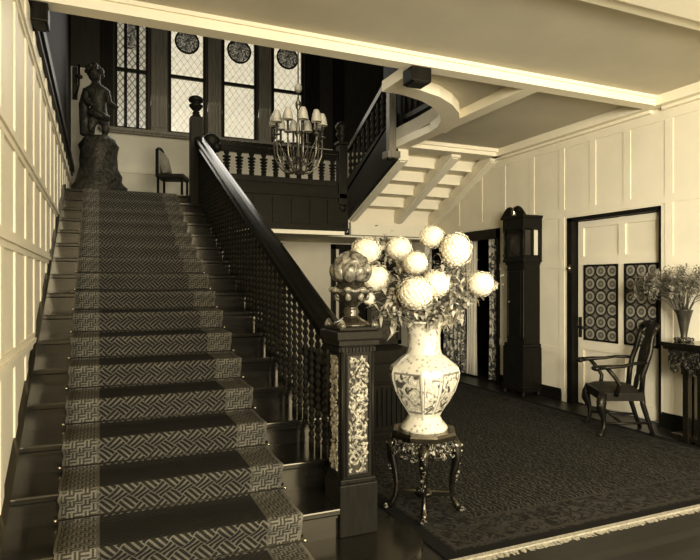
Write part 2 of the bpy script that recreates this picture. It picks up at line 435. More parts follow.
# lintel and jambs of the curtained opening, and the dim room behind it
mb = MB().box(XR - .03, WX, OY0, OY1, OZ - .14, OZ).box(XR - .03, WX, OY0 - .0, OY0 + .05, 0, OZ)
struct(mb.build('trim_2', M['darkx']), 'dark lintel over the curtained opening in the right wall', 'trim')
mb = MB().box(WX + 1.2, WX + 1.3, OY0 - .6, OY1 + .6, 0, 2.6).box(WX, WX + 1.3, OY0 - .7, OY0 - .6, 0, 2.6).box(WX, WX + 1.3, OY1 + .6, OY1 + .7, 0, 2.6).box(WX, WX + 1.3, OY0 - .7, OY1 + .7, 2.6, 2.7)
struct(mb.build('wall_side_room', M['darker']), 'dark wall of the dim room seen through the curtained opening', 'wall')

# back wall: lower part under the landing, light plaster on the landing, dark window wall above
ZSILL = 3.87
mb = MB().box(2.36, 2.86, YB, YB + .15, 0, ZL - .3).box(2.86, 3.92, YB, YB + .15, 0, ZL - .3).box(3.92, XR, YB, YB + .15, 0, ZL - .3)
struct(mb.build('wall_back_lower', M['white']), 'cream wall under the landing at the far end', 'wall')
mb = MB().box(XL, 2.36, YB, YB + .15, 0, ZL - .3)  # dark tone puts the shade under the landing into this wall
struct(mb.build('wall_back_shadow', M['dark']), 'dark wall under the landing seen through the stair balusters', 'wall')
mb = MB().box(XL, XR, YB, YB + .15, ZL - .3, ZSILL).box(XL, XR, YB - .02, YB, 3.18, 3.24).box(XL, XR, YB - .015, YB, ZL, ZL + .06)
mb.box(XL, .10, YB, YB + .15, ZSILL, 4.75)
struct(mb.build('wall_back', M['plaster']), 'light plaster wall behind the statue on the landing', 'wall')
WIN = [(.23, .72), (1.04, 1.62), (1.90, 2.48), (2.76, 3.33)]
ZWT = 5.9
mb = MB()
xs = [.10] + [q for w in WIN for q in w] + [XR]
for i in range(0, len(xs), 2): mb.box(xs[i], xs[i + 1], YB - .0, YB + .2, ZSILL, ZU)
mb.box(.10, 3.5, YB, YB + .2, ZWT, ZU).box(XL, .10, YB - .01, YB + .2, 4.75, ZU)
struct(mb.build('wall_back_upper', M['darker']), 'dark panelled wall between and beside the landing windows', 'wall')
# fluted window pilasters
for i, (a, b_) in enumerate(((.03, .20), (.76, 1.01), (1.655, 1.87), (2.515, 2.73), (3.37, 3.62), (3.9, 4.1))):
    mb = MB().box(a, b_, YB - .07, YB, ZSILL - .02, ZU - .05)
    n = 4; w = (b_ - a) / n
    for j in range(n):
        mb.box(a + w * j + .012, a + w * (j + 1) - .012, YB - .085, YB - .07, ZSILL + .06, ZU - .3)
    struct(mb.build('trim_%d' % (4 + i), M['pilaster'] if i in (2, 3, 1) else M['dark']), ['dark frame at the far left edge of the leftmost landing window', 'wide fluted pilaster right of the leftmost landing window', 'fluted pilaster left of the third landing window', 'fluted pilaster left of the rightmost landing window', 'dark pilaster right of the rightmost landing window', 'dark pilaster on the wall over the landing newel'][i], 'pilaster')
mb = MB().box(.0, 3.6, YB - .10, YB, ZSILL - .05, ZSILL).box(.02, 3.58, YB - .08, YB, ZSILL - .08, ZSILL - .05)
struct(mb.build('trim_10', M['pilaster']), 'brown sill running under the four landing windows', 'sill')
# windows: each one frame > panes, roundel
wl = ['narrow dim leaded window with close lattice bars, leftmost on the landing', 'tall leaded window behind the top newel post, round crest at top',
      'tall leaded window with shield-shaped crest, second pilaster to its left', 'tall leaded window behind the chandelier, round crest at top']
def disc(mb_, x, z, r, y0, y1, seg=24, shield=False):
    pts = []
    for k in range(seg):
        a = 2 * PI * k / seg
        px, pz = r * math.sin(a), r * math.cos(a)
        if shield:
            pz = max(-1.25 * r, min(.85 * r, pz * 1.25)); px = px * (1.0 if pz > -.2 * r else max(.0, 1.02 - ((-pz / r - .2) / 1.05) ** 2 * .9))
        pts.append((x + px, z + pz))
    mb_.prism(pts, 'y', y0, y1)
for i, (a, b_) in enumerate(WIN):
    w = empty('window_%d' % (i + 1), ((a + b_) / 2, YB, ZSILL)); struct(w, wl[i], 'window')
    hw = (b_ - a) / 2
    mb = MB(); t = .035
    mb.box(-hw, -hw + t, -.03, .05, 0, ZWT - ZSILL).box(hw - t, hw, -.03, .05, 0, ZWT - ZSILL).box(-hw, hw, -.03, .05, 0, t).box(-hw, hw, -.03, .05, ZWT - ZSILL - t, ZWT - ZSILL)
    mb.box(-hw, hw, -.035, .05, 4.80 - ZSILL - .025, 4.80 - ZSILL + .025)
    if i == 0:
        for q in (-.09, .09): mb.box(q - .022, q + .022, -.03, .05, 0, ZWT - ZSILL)
    mb.build('window_frame', M['dark'], w)
    for z0, z1 in ((t, 4.775 - ZSILL), (4.825 - ZSILL, ZWT - ZSILL - t)):
        MB().box(-hw + t, hw - t, .02, .03, z0, z1).build('pane', M['lead2'] if i == 0 else M['lead1'], w)
    if i == 0:
        MB().box(-.11, .11, -.0, .02, 5.15 - ZSILL, 5.55 - ZSILL).build('stained_panel', M['crest'], w)
    else:
        mb = MB(); disc(mb, 0, 5.40 - ZSILL, .185, .005, .018, shield=(i == 2))
        rd = mb.build('crest', M['crest'], w)
        mb = MB()
        pts = [(.185 * math.sin(2 * PI * k / 24) * (1.05 if i == 2 else 1), .0, .185 * math.cos(2 * PI * k / 24) * (1.0 if i != 2 else (1.15 if math.cos(2 * PI * k / 24) < 0 else .85)) + 5.40 - ZSILL) for k in range(25)]
        mb.tube(pts, .016, 6); mb.build('crest_border', M['dark'], rd)

# door recessed in the right wall
d1 = empty('door_1', (XR, 0, 0)); struct(d1, 'cream panelled door with two bottle-glass panels beside the armchair', 'door')
mb = MB()   # leaf, recessed
LX = .085
mb.box(LX, LX + .05, DY0 + .02, DY1 - .09, .01, DZ - .05)
ly0, ly1 = DY0 + .04, DY1 - .10
for y0, y1 in ((ly0, ly0 + .06), (ly1 - .08, ly1), ((4.66 - .045), (4.66 + .045))): mb.box(LX - .018, LX, y0, y1, .02, DZ - .05)
for z0, z1 in ((.03, .16), (.66, .77), (1.66, 1.76), (DZ - .13, DZ - .055)): mb.box(LX - .021, LX + .003, ly0 + .004, ly1 - .004, z0, z1)
leaf = mb.build('door_leaf', M['white'], d1)
def uvgrid(name, y0, y1, z0, z1, x, nu, nv, mat, parent):
    me = bpy.data.meshes.new(name); me.from_pydata([(x, y1, z0), (x, y0, z0), (x, y0, z1), (x, y1, z1), (x + .012, y1, z0), (x + .012, y0, z0), (x + .012, y0, z1), (x + .012, y1, z1)], [], [(3, 2, 1, 0), (4, 5, 6, 7), (0, 1, 5, 4), (2, 3, 7, 6), (1, 2, 6, 5), (3, 0, 4, 7)])
    uvl = me.uv_layers.new(name='UVMap')
    uvs = [(0, nv), (nu, nv), (nu, 0), (0, 0)]
    for li in range(4): uvl.data[li].uv = uvs[li]
    o = bpy.data.objects.new(name, me); C.objects.link(o); me.materials.append(mat); o.parent = parent; return o
for y0, y1 in ((4.705, 5.19), (4.20, 4.615)):
    p = uvgrid('bottle_glass_panel', y0, y1, .775, 1.655, LX - .02, 3, 6, M['bottle'], leaf)
    mb = MB(); t = .018
    mb.box(LX - .035, LX, y0, y0 + t, .775, 1.655).box(LX - .035, LX, y1 - t, y1, .775, 1.655).box(LX - .035, LX, y0, y1, .775, .775 + t).box(LX - .035, LX, y0, y1, 1.655 - t, 1.655)
    mb.build('panel_frame', M['dark'], leaf)
mb = MB().box(-.012, LX + .05, DY1 - .075, DY1, 0, DZ).box(-.012, LX + .05, DY0, DY0 + .02, 0, DZ).box(-.012, LX + .05, DY0, DY1, DZ - .045, DZ)
mb.build('door_frame', M['dark'], d1)
mb = MB().box(LX - .03, LX - .015, ly1 - .06, ly1 - .02, .80, 1.04).box(LX - .045, LX - .02, ly1 - .115, ly1 + .035, .905, .935).ball((LX - .05, ly1 - .10, .92), .018)
mb.build('door_handle', M['iron'], leaf)
MB().ball((-.02, DY1 - .04, 1.62), .028).box(-.015, 0, DY1 - .06, DY1 - .02, 1.57, 1.67).build('door_bolt', M['brass'], d1)
# small dark door under the landing
d2 = empty('door_2', (2.86, YB, 0)); struct(d2, 'dark door under the landing beside the sloping handrail', 'door')
MB().box(-.42, .0, -.05, -.005, 0, 2.12).build('door_leaf', M['darker'], d2)
mb = MB().box(-.5, -.42, -.09, -.005, 0, 2.2).box(0, .07, -.09, -.005, 0, 2.2).box(-.5, .07, -.09, -.005, 2.12, 2.2); mb.build('door_frame', M['dark'], d2)
# dark frame to the right of the cream panel under the landing
mb = MB().box(3.86, 3.93, YB - .09, YB - .005, 0, 2.14).box(3.86, 4.5, YB - .09, YB - .005, 2.06, 2.14)
struct(mb.build('trim_11', M['dark']), 'dark door frame behind the newel finial under the landing', 'trim')
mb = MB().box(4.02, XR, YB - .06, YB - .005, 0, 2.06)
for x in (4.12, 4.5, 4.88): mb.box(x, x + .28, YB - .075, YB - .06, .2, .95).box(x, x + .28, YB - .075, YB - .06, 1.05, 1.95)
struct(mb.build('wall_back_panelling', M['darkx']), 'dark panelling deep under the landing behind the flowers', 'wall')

# landing slabs
mb = MB().box(XL, 3.28, YL + .061, YB, ZL - .36, ZL).box(3.28, XR, 8.42, YB, ZL - .36, ZL)
struct(mb.build('landing_floor', M['darkx']), 'floor of the half landing under the windows', 'floor')
mb = MB().box(1.32, 3.24, YL + .0, YL + .06, 2.17, 2.86)
for i in range(7): mb.box(1.35 + i * .265, 1.35 + i * .265 + .225, YL - .015, YL, 2.26, 2.60)
mb.box(1.32, 3.24, YL - .035, YL + .06, 2.64, 2.70).box(1.32, 3.24, YL - .02, YL + .06, 2.17, 2.22)
struct(mb.build('trim_12', M['darkx']), 'dark panelled fascia of the landing under its balustrade', 'fascia')
mb = MB().box(1.32, 3.18, YL - .05, YL + .06, 2.115, 2.17)
struct(mb.build('trim_13', M['ceilwhite']), 'white moulding strip along the lower edge of the landing', 'trim')
mb = MB().box(2.2, 2.98, YB - .10, YB - .005, 2.14, 2.20)
struct(mb.build('trim_14', M['ceilwhite']), 'white lintel over the dark door under the landing', 'trim')
mb = MB().box(3.62, XR - .002, 8.33, 8.40, 2.20, 2.40).box(3.61, XR - .002, 8.405, 8.42, 2.3, 2.65)
struct(mb.build('trim_15', M['ceilwhite']), 'white beam at the foot of the second flight', 'beam')
mb = MB().box(XL, XR, 8.45, YB, 2.17, 2.20).box(1.32, 3.28, YL + .06, 8.45, 2.17, 2.20)
struct(mb.build('ceiling_under_landing', M['plaster']), 'plaster ceiling under the landing', 'ceiling')

# ceilings
WELL = [(2.40, 4.206), (2.40, 4.72), (2.62, 4.76), (2.85, 4.84), (3.05, 4.97), (3.24, 5.15), (3.38, 5.34), (3.47, 5.55), (3.52, 5.80), (3.54, 6.15), (3.54, 6.86)]
poly = WELL + [(XR, 6.86), (XR, 4.206)]
mb = MB().box(XL, XR, YF, 4.206, ZC, ZC + .2).prism(poly, 'z', ZC, ZC + .155)
struct(mb.build('ceiling', M['ceil']), 'plaster ceiling of the hall with an opening at the stairwell', 'ceiling')
mb = MB().box(XL, XR, 4.07, 4.206, ZT, ZC)
mb.box(XL, XR, 4.05, 4.075, ZC - .03, ZC)
struct(mb.build('trim_16', M['ceilwhite']), 'long white ceiling beam across the front of the stairwell', 'beam')
mb = MB().box(XL, XR, 2.25, 2.74, ZT, ZC).box(XL, XR, 2.40, 2.60, ZT - .03, ZT)
struct(mb.build('trim_17', M['ceilwhite']), 'white ceiling beam nearest the camera at the upper right corner', 'beam')
mb = MB().box(3.54, 3.70, 4.206, 6.86, ZT, ZC).box(3.70, XR, 6.58, 6.86, ZT, ZC)
mb.box(3.70, 3.74, 4.24, 6.58, ZT + .05, ZC).box(3.74, XR, 6.54, 6.58, ZT + .05, ZC)
struct(mb.build('trim_18', M['ceilwhite']), 'white ceiling ribs framing the panel in front of the second flight', 'beam')
mb = MB()
for y0, y1 in ((YF, 2.25), (2.74, 4.07), (4.206, 6.72)): mb.box(XR - .14, XR - .001, y0, y1, ZT, ZC).box(XR - .06, XR - .001, y0, y1, ZT - .03, ZT)
struct(mb.build('trim_19', M['ceilwhite']), 'white cornice along the right wall', 'cornice')
# moulded border round the curved edge of the well
def offset(pl, d):
    out = []
    for i, p in enumerate(pl):
        a = Vector(pl[max(i - 1, 0)]); b_ = Vector(pl[min(i + 1, len(pl) - 1)]); t = (b_ - a).normalized()
        out.append((p[0] + t.y * d, p[1] - t.x * d))
    return out
inner = WELL[1:-2]
outer = offset(inner, .20)
outer[0] = (2.44, 4.52)
mb = MB()
for i in range(len(inner) - 1):
    q = [inner[i], inner[i + 1], outer[i + 1], outer[i]]
    mb.prism(q, 'z', ZT - .012, ZC)
mb.box(2.36, 2.46, 4.206, 4.72, ZT - .02, ZC - .02)
struct(mb.build('trim_20', M['ceilwhite']), 'white curved moulding round the rounded end of the stairwell opening', 'trim')
mb = MB().box(2.375, 2.398, 4.206, 4.72, ZC - .02, ZC + .2)
struct(mb.build('trim_23', M['dark']), 'dark fascia board above the short white strip at the stairwell corner', 'trim')
# dark pendants of the gallery posts at the beam
for nm, x0, x1, lab in (('trim_21', 2.32, 2.50, 'dark square pendant below the white beam at the stairwell corner'), ('trim_22', XL + .002, XL + .10, 'dark square pendant under the beam at the left wall')):
    mb = MB().box(x0, x1, 4.09, 4.26, 3.085, 3.21, .012).box(x0 + .02, x1 - .02, 4.10, 4.24, 3.075, 3.09)
    struct(mb.build(nm, M['dark']), lab, 'pendant')
# stairwell top
mb = MB().box(XL - .15, XR + .15, 4.0, YB + .2, ZU, ZU + .1)
struct(mb.build('ceiling_stairwell', M['darker']), 'dark ceiling high over the stairwell', 'ceiling')
mb = MB().box(XL - .15, XR + .15, 3.9, 4.0, ZC + .2, ZU)
struct(mb.build('wall_gallery', M['darker']), 'dark wall of the upper gallery above the hall ceiling', 'wall')

# ------------------------------------------------------------------ main staircase
def rail_z(y): return Z0s + (y - Y0s) / TR * RS + .775
stair = empty('staircase', (.4, Y0s, 0), 0, 'broad dark wooden staircase rising to the landing with turned balusters', 'staircase')
stair.location = (0, 0, 0)
XS = 1.31
for k in range(NST):
    y, z = Yk(k), Zk(k)
    mb = MB()
    zl = z - RS if k else 0
    if k == 0:
        # curtail step sweeping round the newel
        pl = [(XL, y), (1.27, y)] + [(1.27 + .23 * math.sin(a), y + .30 - .30 * math.cos(a)) for a in [PI * j / 14 for j in range(1, 14)]] + [(1.27, y + .60), (XS, y + .62), (XL, y + .62)]
        mb.prism(pl, 'z', z - .035, z)
        pl2 = [(XL, y + .03), (1.26, y + .03)] + [(1.26 + .20 * math.sin(a), y + .30 - .27 * math.cos(a)) for a in [PI * j / 14 for j in range(1, 14)]] + [(1.26, y + .57), (XL, y + .57)]
        mb.prism(pl2, 'z', 0, z - .035)
    else:
        dpt = TR + .05 if k < NST - 1 else .08
        mb.box(XL, XS, y, y + dpt, z - .035, z, .008)
        mb.box(XL, XS - .02, y + .028, y + .048, zl - .035, z - .03)
        mb.box(XL, XS - .02, y + .016, y + .03, z - .05, z - .033)
    mb.build('step', M['tread'], stair)
# closed side under the steps
mb = MB()
pl = [(Yk(0) + .5, 0)] + [(Yk(1) + .04, 0), (Yk(1) + .04, Zk(1) - .04)]
for k in range(1, NST - 1): pl += [(Yk(k + 1) + .04, Zk(k) - .04), (Yk(k + 1) + .04, Zk(k + 1) - .04)]
pl += [(YL + .06, ZL - .04), (YL + .06, 0)]
mb.prism(pl[1:], 'x', XS - .045, XS - .02)
mb.build('stair_side', M['darkx'], stair)
mb = MB()
pl = [(Y0s - .02, 0), (Y0s - .02, Zk(0) + .04), (YL, ZL + .045), (YL, ZL - .5), (Y0s + .8, 0)]
mb.prism(pl, 'x', XL + .001, XL + .036)
mb.build('wall_string', M['tread'], stair)
# balusters
def baluster_mb(h, r=.0175, seg=8):
    prof = [(r * .95, 0), (r * .95, .05)]
    z = .05
    n = max(3, int((h - .11) / .043)); s = (h - .11) / n
    for i in range(n):
        for q, rr in ((.0, .55), (.3, 1.0), (.5, 1.12), (.7, 1.0)):
            prof.append((r * rr, z + s * q))
        z += s
    prof += [(r * .55, h - .06), (r * .95, h - .055), (r * .95, h)]
    return MB().lathe(prof, seg)
XBAL = 1.165
bal_mesh = {}
for k in range(1, NST):
    for j in range(3):
        y = Yk(k) + .055 + j * TR / 3
        if y > YL - .07: continue
        if y < 2.93: continue
        top = rail_z(y) - .125
        key = j
        if key not in bal_mesh:
            o = baluster_mb(top - Zk(k) + .02).build('baluster', M['baluster'], stair); bal_mesh[key] = o.data
        else:
            o = bpy.data.objects.new('baluster', bal_mesh[key]); C.objects.link(o); o.parent = stair
        o.location = (XBAL, y, Zk(k))
# handrail: broad moulded rail sloping, level easing at the bottom
def sweep(mb_, path, prof):
    """path list of (y,z) in the x=XBAL plane; prof list (dx,dz)"""
    n = len(prof); vs = []; fs = []
    for (y, z) in path:
        for dx, dz in prof: vs.append((XBAL + dx, y, z + dz))
    for i in range(len(path) - 1):
        for k in range(n):
            k2 = (k + 1) % n; fs.append((i * n + k, i * n + k2, (i + 1) * n + k2, (i + 1) * n + k))
    fs.append(tuple(range(n))); fs.append(tuple((len(path) - 1) * n + k for k in range(n)))
    mb_.add(vs, fs)
path = [(2.862, rail_z(2.862) + .02), (2.93, rail_z(2.93) + .006), (3.06, rail_z(3.06)), (7.40, rail_z(7.40)), (7.50, rail_z(7.50))]
mb = MB()
sweep(mb, path, [(-.045, -.045), (-.062, -.03), (-.062, -.008), (-.045, .006), (-.015, .014), (.015, .014), (.045, .006), (.062, -.008), (.062, -.03), (.045, -.045)])
sweep(mb, path, [(-.032, -.125), (-.045, -.105), (-.03, -.09), (-.03, -.04), (.03, -.04), (.03, -.09), (.045, -.105), (.032, -.125)])
mb.build('handrail', M['rail'], stair)
# bottom newel post
NX, NY = 1.205, 2.77
np_ = empty('newel_post', (NX, NY, Zk(0))); np_.parent = stair
def newel_panel(parent, w, h, z, side, depth=.086):
    X_ = T(0, -depth, z) if side == 0 else RZ(-PI / 2) @ T(0, -depth, z)
    mb = MB(); mb.push(X_)
    rnd = random.Random(3 + side)
    # a vine of curled leaves climbing the sunk panel
    stem_pts = [(.026 * math.sin(q / 40 * 6.5 * PI), -.006, .012 + (h - .024) * q / 40) for q in range(41)]
    mb.tube(stem_pts, .006, 6)
    for i in range(300):
        f = rnd.random(); cz = .014 + (h - .028) * f; cx = rnd.uniform(-w / 2 + .006, w / 2 - .006)
        r = rnd.uniform(.007, .0125)
        mb.push(T(cx, -.006, cz) @ RY(rnd.uniform(-1.2, 1.2))); mb.ball((0, 0, 0), r, 7, 5, rnd.uniform(.5, .85), .8, rnd.uniform(.9, 1.6)); mb.pop()
    mb.build('carved_vine', M['relief'], parent)
    mb = MB(); mb.push(X_); t = .010
    mb.box(-w / 2, w / 2, -.0015, .003, 0, h)
    mb.build('panel_ground', M['ground'], parent)
    mb = MB(); mb.push(X_)
    for x0, x1, z0, z1 in ((-w / 2 - t, -w / 2, -t, h + t), (w / 2, w / 2 + t, -t, h + t), (-w / 2, w / 2, -t, 0), (-w / 2, w / 2, h, h + t)): mb.box(x0, x1, -.009, .004, z0, z1)
    mb.build('panel_moulding', M['newel'], parent)
M['relief'] = tone('pale_carving', .26, .3, .8, 45)
M['ground'] = tone('panel_ground', .03, .6, .3, 20)
MB().box(-.104, .104, -.104, .104, 0, .26, .006).box(-.097, .097, -.097, .097, .26, .285, .006).build('plinth', M['newel'], np_)
mb = MB().box(-.086, .086, -.086, .086, .28, .97)
for sx_ in (-1, 1):
    for sy_ in (-1, 1): mb.push(T(sx_ * .084, sy_ * .084, .29)); mb.lathe([(.008, 0), (.008, .66)], 8); mb.pop()
mb.build('shaft', M['newel'], np_)
newel_panel(np_, .112, .60, .305, 0); newel_panel(np_, .112, .60, .305, 1)
mb = MB().box(-.097, .097, -.097, .097, .925, .95, .004)
for i in range(10):
    for rot in (0, -PI / 2):
        mb.push(RZ(rot) @ T(-.086 + .019 * i, -.098, .937)); mb.box(-.0065, .0065, -.006, .006, -.011, .011); mb.pop()
mb.box(-.112, .112, -.112, .112, .955, .985, .006).box(-.126, .126, -.126, .126, .985, 1.03, .008).box(-.105, .105, -.105, .105, 1.03, 1.05, .006)
mb.build('cap', M['newel'], np_)
MB().lathe([(.098, 1.048), (.10, 1.06), (.088, 1.072), (.070, 1.08), (.05, 1.09), (.036, 1.105), (.045, 1.122), (.036, 1.14), (.034, 1.152), (.06, 1.17), (.082, 1.19), (.094, 1.215), (.098, 1.235), (.09, 1.25), (.078, 1.262), (.066, 1.285), (.05, 1.31), (.04, 1.325)], 28).build('finial', M['gloss'], np_)
mb = MB()
mb.tube([(.098 * math.cos(2 * PI * k / 32), .098 * math.sin(2 * PI * k / 32), 1.236 + .006 * math.sin(k * PI / 2)) for k in range(33)], .010, 6)
for k in range(8):
    a = 2 * PI * k / 8 + .2
    mb.push(RZ(a)); mb.ball((.102, 0, 1.238), .02, 8, 6, .9, 1.1, .8); mb.ball((.085, 0, 1.205), .020, 8, 6, .7, .9, 1.2); mb.pop()
mb.build('garland', M['gild'], np_)
mb = MB(); mb.push(T(0, 0, 1.30))
mb.lathe([(.05, -.02), (.085, -.01), (.10, .02), (.10, .05), (.085, .09), (.055, .125), (.02, .14)], 28)
for k in range(9):
    a = 2 * PI * k / 9
    mb.push(RZ(a)); mb.push(T(.082, 0, .025) @ RY(.25)); mb.ball((0, 0, 0), .040, 12, 8, .75, .95, 1.25); mb.pop()
    mb.push(RZ(.35)); mb.push(T(.060, 0, .085) @ RY(-.5)); mb.ball((0, 0, 0), .034, 12, 8, .9, .85, .9); mb.pop(); mb.pop(); mb.pop()
mb.ball((0, 0, .115), .036, 12, 8, 1.2, 1.2, .75)
mb.pop(); mb.build('carved_crown', M['gild'], np_)
for sx_ in (-1, 1):
    for sy_ in (-1, 1):
        mb = MB(); mb.push(T(sx_ * .09, sy_ * .09, 1.045)); mb.lathe([(.018, 0), (.024, .012), (.016, .028), (.007, .042)], 10); mb.pop(); mb.build('corner_knob', M['gild'], np_)
# top newel post
tp = empty('newel_post', (1.13, 7.53, ZL)); tp.parent = stair
mb = MB().box(-.075, .075, -.075, .075, -.45, .98, .008).lathe([(.10, .95), (.075, .99), (.05, 1.03), (.06, 1.04), (.045, 1.05)], 4, False, PI / 4)
mb.build('shaft', M['dark'], tp)
MB().lathe([(.03, 1.04), (.03, 1.06), (.06, 1.09), (.085, 1.12), (.088, 1.135), (.06, 1.15), (.055, 1.16), (.085, 1.18), (.095, 1.20), (.085, 1.23), (.05, 1.25), (.02, 1.26)], 16).build('finial', M['dark'], tp)
mb = MB().ball((.19, -.04, .70), .10, 12, 8, 1.05, .7, .95).ball((.25, -.04, .62), .07, 10, 6).tube([(.06, 0, .60), (.15, 0, .66), (.24, 0, .70)], .05, 8)
mb.build('scroll', M['dark'], tp)

# stair carpet -------------------------------------------------------------
prof = []   # (y,z) from the bottom up, lifted over the treads
e_ = .010
prof.append((Y0s + .028 - e_ - .004, .012)); prof.append((Y0s + .02 - e_, Zk(0) - .05))
for k in range(NST):
    y, z = Yk(k), Zk(k)
    # nosing roll
    prof += [(y - e_ + .004, z - .045), (y - e_ - .004, z - .028), (y - e_ - .004, z - .010), (y - e_ * .3, z + e_ * .75), (y + .02, z + e_)]
    if k < NST - 1:
        yn, zn = Yk(k + 1), Zk(k + 1)
        prof += [(y + .12, z + e_), (y + .22, z + e_), (yn + .002, z + e_ + .002), (yn + .016, z + e_ + .016), (yn + .018 - e_ * .4, z + .05), (yn + .012, zn - .07)]
    else:
        prof += [(y + .5, z + e_), (y + 1.0, z + e_), (y + 1.7, z + e_)]
arc = [0]
for i in range(1, len(prof)): arc.append(arc[-1] + math.hypot(prof[i][0] - prof[i - 1][0], prof[i][1] - prof[i - 1][1]))
CX0 = -.172
nc = 14; vs = []; fs = []; uvs = []
for i, (y, z) in enumerate(prof):
    for c_ in range(nc + 1):
        u = CW * c_ / nc
        jit = .004 * math.sin(i * 1.7) if c_ in (0, nc) else 0
        vs.append((CX0 + u + jit, y, z)); uvs.append((u, arc[i]))
for i in range(len(prof) - 1):
    for c_ in range(nc):
        a = i * (nc + 1) + c_; fs.append((a, a + 1, a + nc + 2, a + nc + 1))
me = bpy.data.meshes.new('stair_carpet'); me.from_pydata(vs, [], fs)
ul = me.uv_layers.new(name='UVMap')
for l in me.loops: ul.data[l.index].uv = uvs[l.vertex_index]
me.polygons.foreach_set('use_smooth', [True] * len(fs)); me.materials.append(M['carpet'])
o = bpy.data.objects.new('stair_carpet', me); C.objects.link(o)
so = o.modifiers.new('thick', 'SOLIDIFY'); so.thickness = .007; so.offset = -1
tag(o, 'dark stair carpet with pale fret pattern and lighter borders running up the staircase', 'carpet')
# stair rods
rod0 = None
ords = ['lowest', 'second lowest', 'third from bottom', 'fourth from bottom', 'fifth from bottom', 'sixth from bottom', 'seventh from bottom', 'eighth from bottom', 'eighth from top', 'seventh from top', 'sixth from top', 'fifth from top', 'fourth from top', 'third from top', 'second from top', 'topmost']
for k in range(NST - 1):
    if k == 0:
        rod0 = empty('stair_rod', (0, 0, 0))
        mb = MB(); mb.tube([(CX0 - .012, 0, 0), (CX0 + CW + .012, 0, 0)], .0035, 8); mb.build('rod', M['iron'], rod0)
        for x in (CX0 - .014, CX0 + CW + .014):
            MB().ball((x, 0, 0), .009, 8, 6, 1.2, 1, 1).build('rod_end', M['brass'], rod0)
        r_ = rod0
    else: r_ = copy_tree(rod0)
    r_.location = (0, Yk(k + 1) - .001, Zk(k) + .024)
    tag(r_, 'thin stair rod with bright end knobs holding the carpet, %s on the staircase' % ords[k], 'stair rod', 'rods holding the stair carpet')

# ------------------------------------------------------------------ landing balustrade
lb = empty('landing_balustrade', (0, YL + .03, 0), 0, 'dark balustrade with fat turned balusters along the landing edge', 'balustrade')
MB().box(1.21, 3.11, -.05, .05, 3.24, 3.31, .012).box(1.29, 3.08, -.03, .03, 3.17, 3.24).build('top_rail', M['rail'], lb)
MB().box(1.29, 3.08, -.045, .05, 2.80, 2.88, .01).build('bottom_rail', M['dark'], lb)
lbm = None
for i in range(11):
    x = 1.37 + i * .166
    if lbm is None:
        p = [(.034, 0), (.034, .04)]
        for q in range(5):
            z = .04 + q * .042
            p += [(.022, z), (.038 + .004 * q, z + .012), (.040 + .004 * q, z + .026), (.022, z + .040)]
        p += [(.026, .26), (.036, .275), (.036, .30)]
        o = MB().lathe(p, 12).build('baluster', M['baluster'], lb); lbm = o.data
    else:
        o = bpy.data.objects.new('baluster', lbm); C.objects.link(o); o.parent = lb
    o.location = (x, 0, 2.875)
mb = MB().box(3.105, 3.235, -.065, .065, 2.55, 3.40, .01).box(3.085, 3.255, -.085, .085, 3.40, 3.44, .008)
nl = mb.build('newel_post', M['dark'], lb)
mb = MB(); mb.push(T(3.17, 0, 3.44)); mb.lathe([(.05, 0), (.03, .03), (.07, .08), (.085, .12), (.06, .16), (.09, .19), (.095, .23), (.06, .28), (.02, .30)], 14); mb.pop(); mb.build('finial', M['dark'], nl)
mb = MB(); mb.push(T(3.17, 0, 2.55)); mb.lathe([(.02, -.12), (.05, -.09), (.075, -.05), (.06, 0)], 14); mb.pop(); mb.build('drop', M['dark'], nl)

# ------------------------------------------------------------------ second flight along the right wall
s2 = empty('upper_staircase', (0, 0, 0), 0, 'second flight climbing the right wall with pale stepped underside and three ribs', 'staircase')
FY, FT = 8.42, .307
FX0 = 3.60
for k in range(1, 7):
    y1 = FY - FT * (k - 1); y0 = y1 - FT - .03
    if k == 6: y0 = 6.87
    z = ZL + RS * k
    MB().box(FX0 + .01, XR - .006, y0, y1, z - .075, z + .078).build('step', M['ceilwhite'], s2)
for x0, x1, za, zb in ((3.60, 3.75, 2.43, 3.06), (4.42, 4.57, 2.42, 3.17), (5.06, XR - .006, 2.37, 3.17)):
    MB().prism([(8.40, za), (8.40, za + .17), (6.72, zb + .17), (6.72, zb)], 'x', x0, x1).prism([(8.40, za - .02), (8.40, za), (6.74, zb), (6.74, zb - .02)], 'x', x0 + .035, x1 - .035).build('rib', M['white'], s2)
def sof(y): return 2.43 + (8.40 - y) * .375
pl = [(8.40, sof(8.40)), (8.40, sof(8.40) + .60), (6.72, sof(6.72) + .60), (6.72, sof(6.72))]
MB().prism(pl, 'x', FX0 - .05, FX0).build('string_board', M['dark'], s2)
def r2(y): return ZL + (FY - y) / FT * RS + .85
pl = [(8.30, r2(8.3)), (8.30, r2(8.3) + .08), (6.78, r2(6.78) + .08), (6.78, r2(6.78))]
MB().prism(pl, 'x', FX0 - .06, FX0 + .02).build('handrail', M['rail'], s2)
pl = [(8.42, r2(8.42) - .60), (8.42, r2(8.42) - .55), (6.78, r2(6.78) - .55), (6.78, r2(6.78) - .60)]
MB().prism(pl, 'x', FX0 - .05, FX0 + .01).build('bottom_rail', M['dark'], s2)
ub = None
for i in range(10):
    y = 8.25 - i * .16
    if ub is None:
        p = [(.028, 0)]
        for q in range(5): p += [(.018, .03 + q * .1), (.034, .06 + q * .1), (.034, .09 + q * .1), (.018, .12 + q * .1)]
        p += [(.028, .57), (.028, .60)]
        o = MB().lathe(p, 10).build('baluster', M['dark'], s2); ub = o.data
    else:
        o = bpy.data.objects.new('baluster', ub); C.objects.link(o); o.parent = s2
    o.location = (FX0 - .02, y, r2(y) - .59)
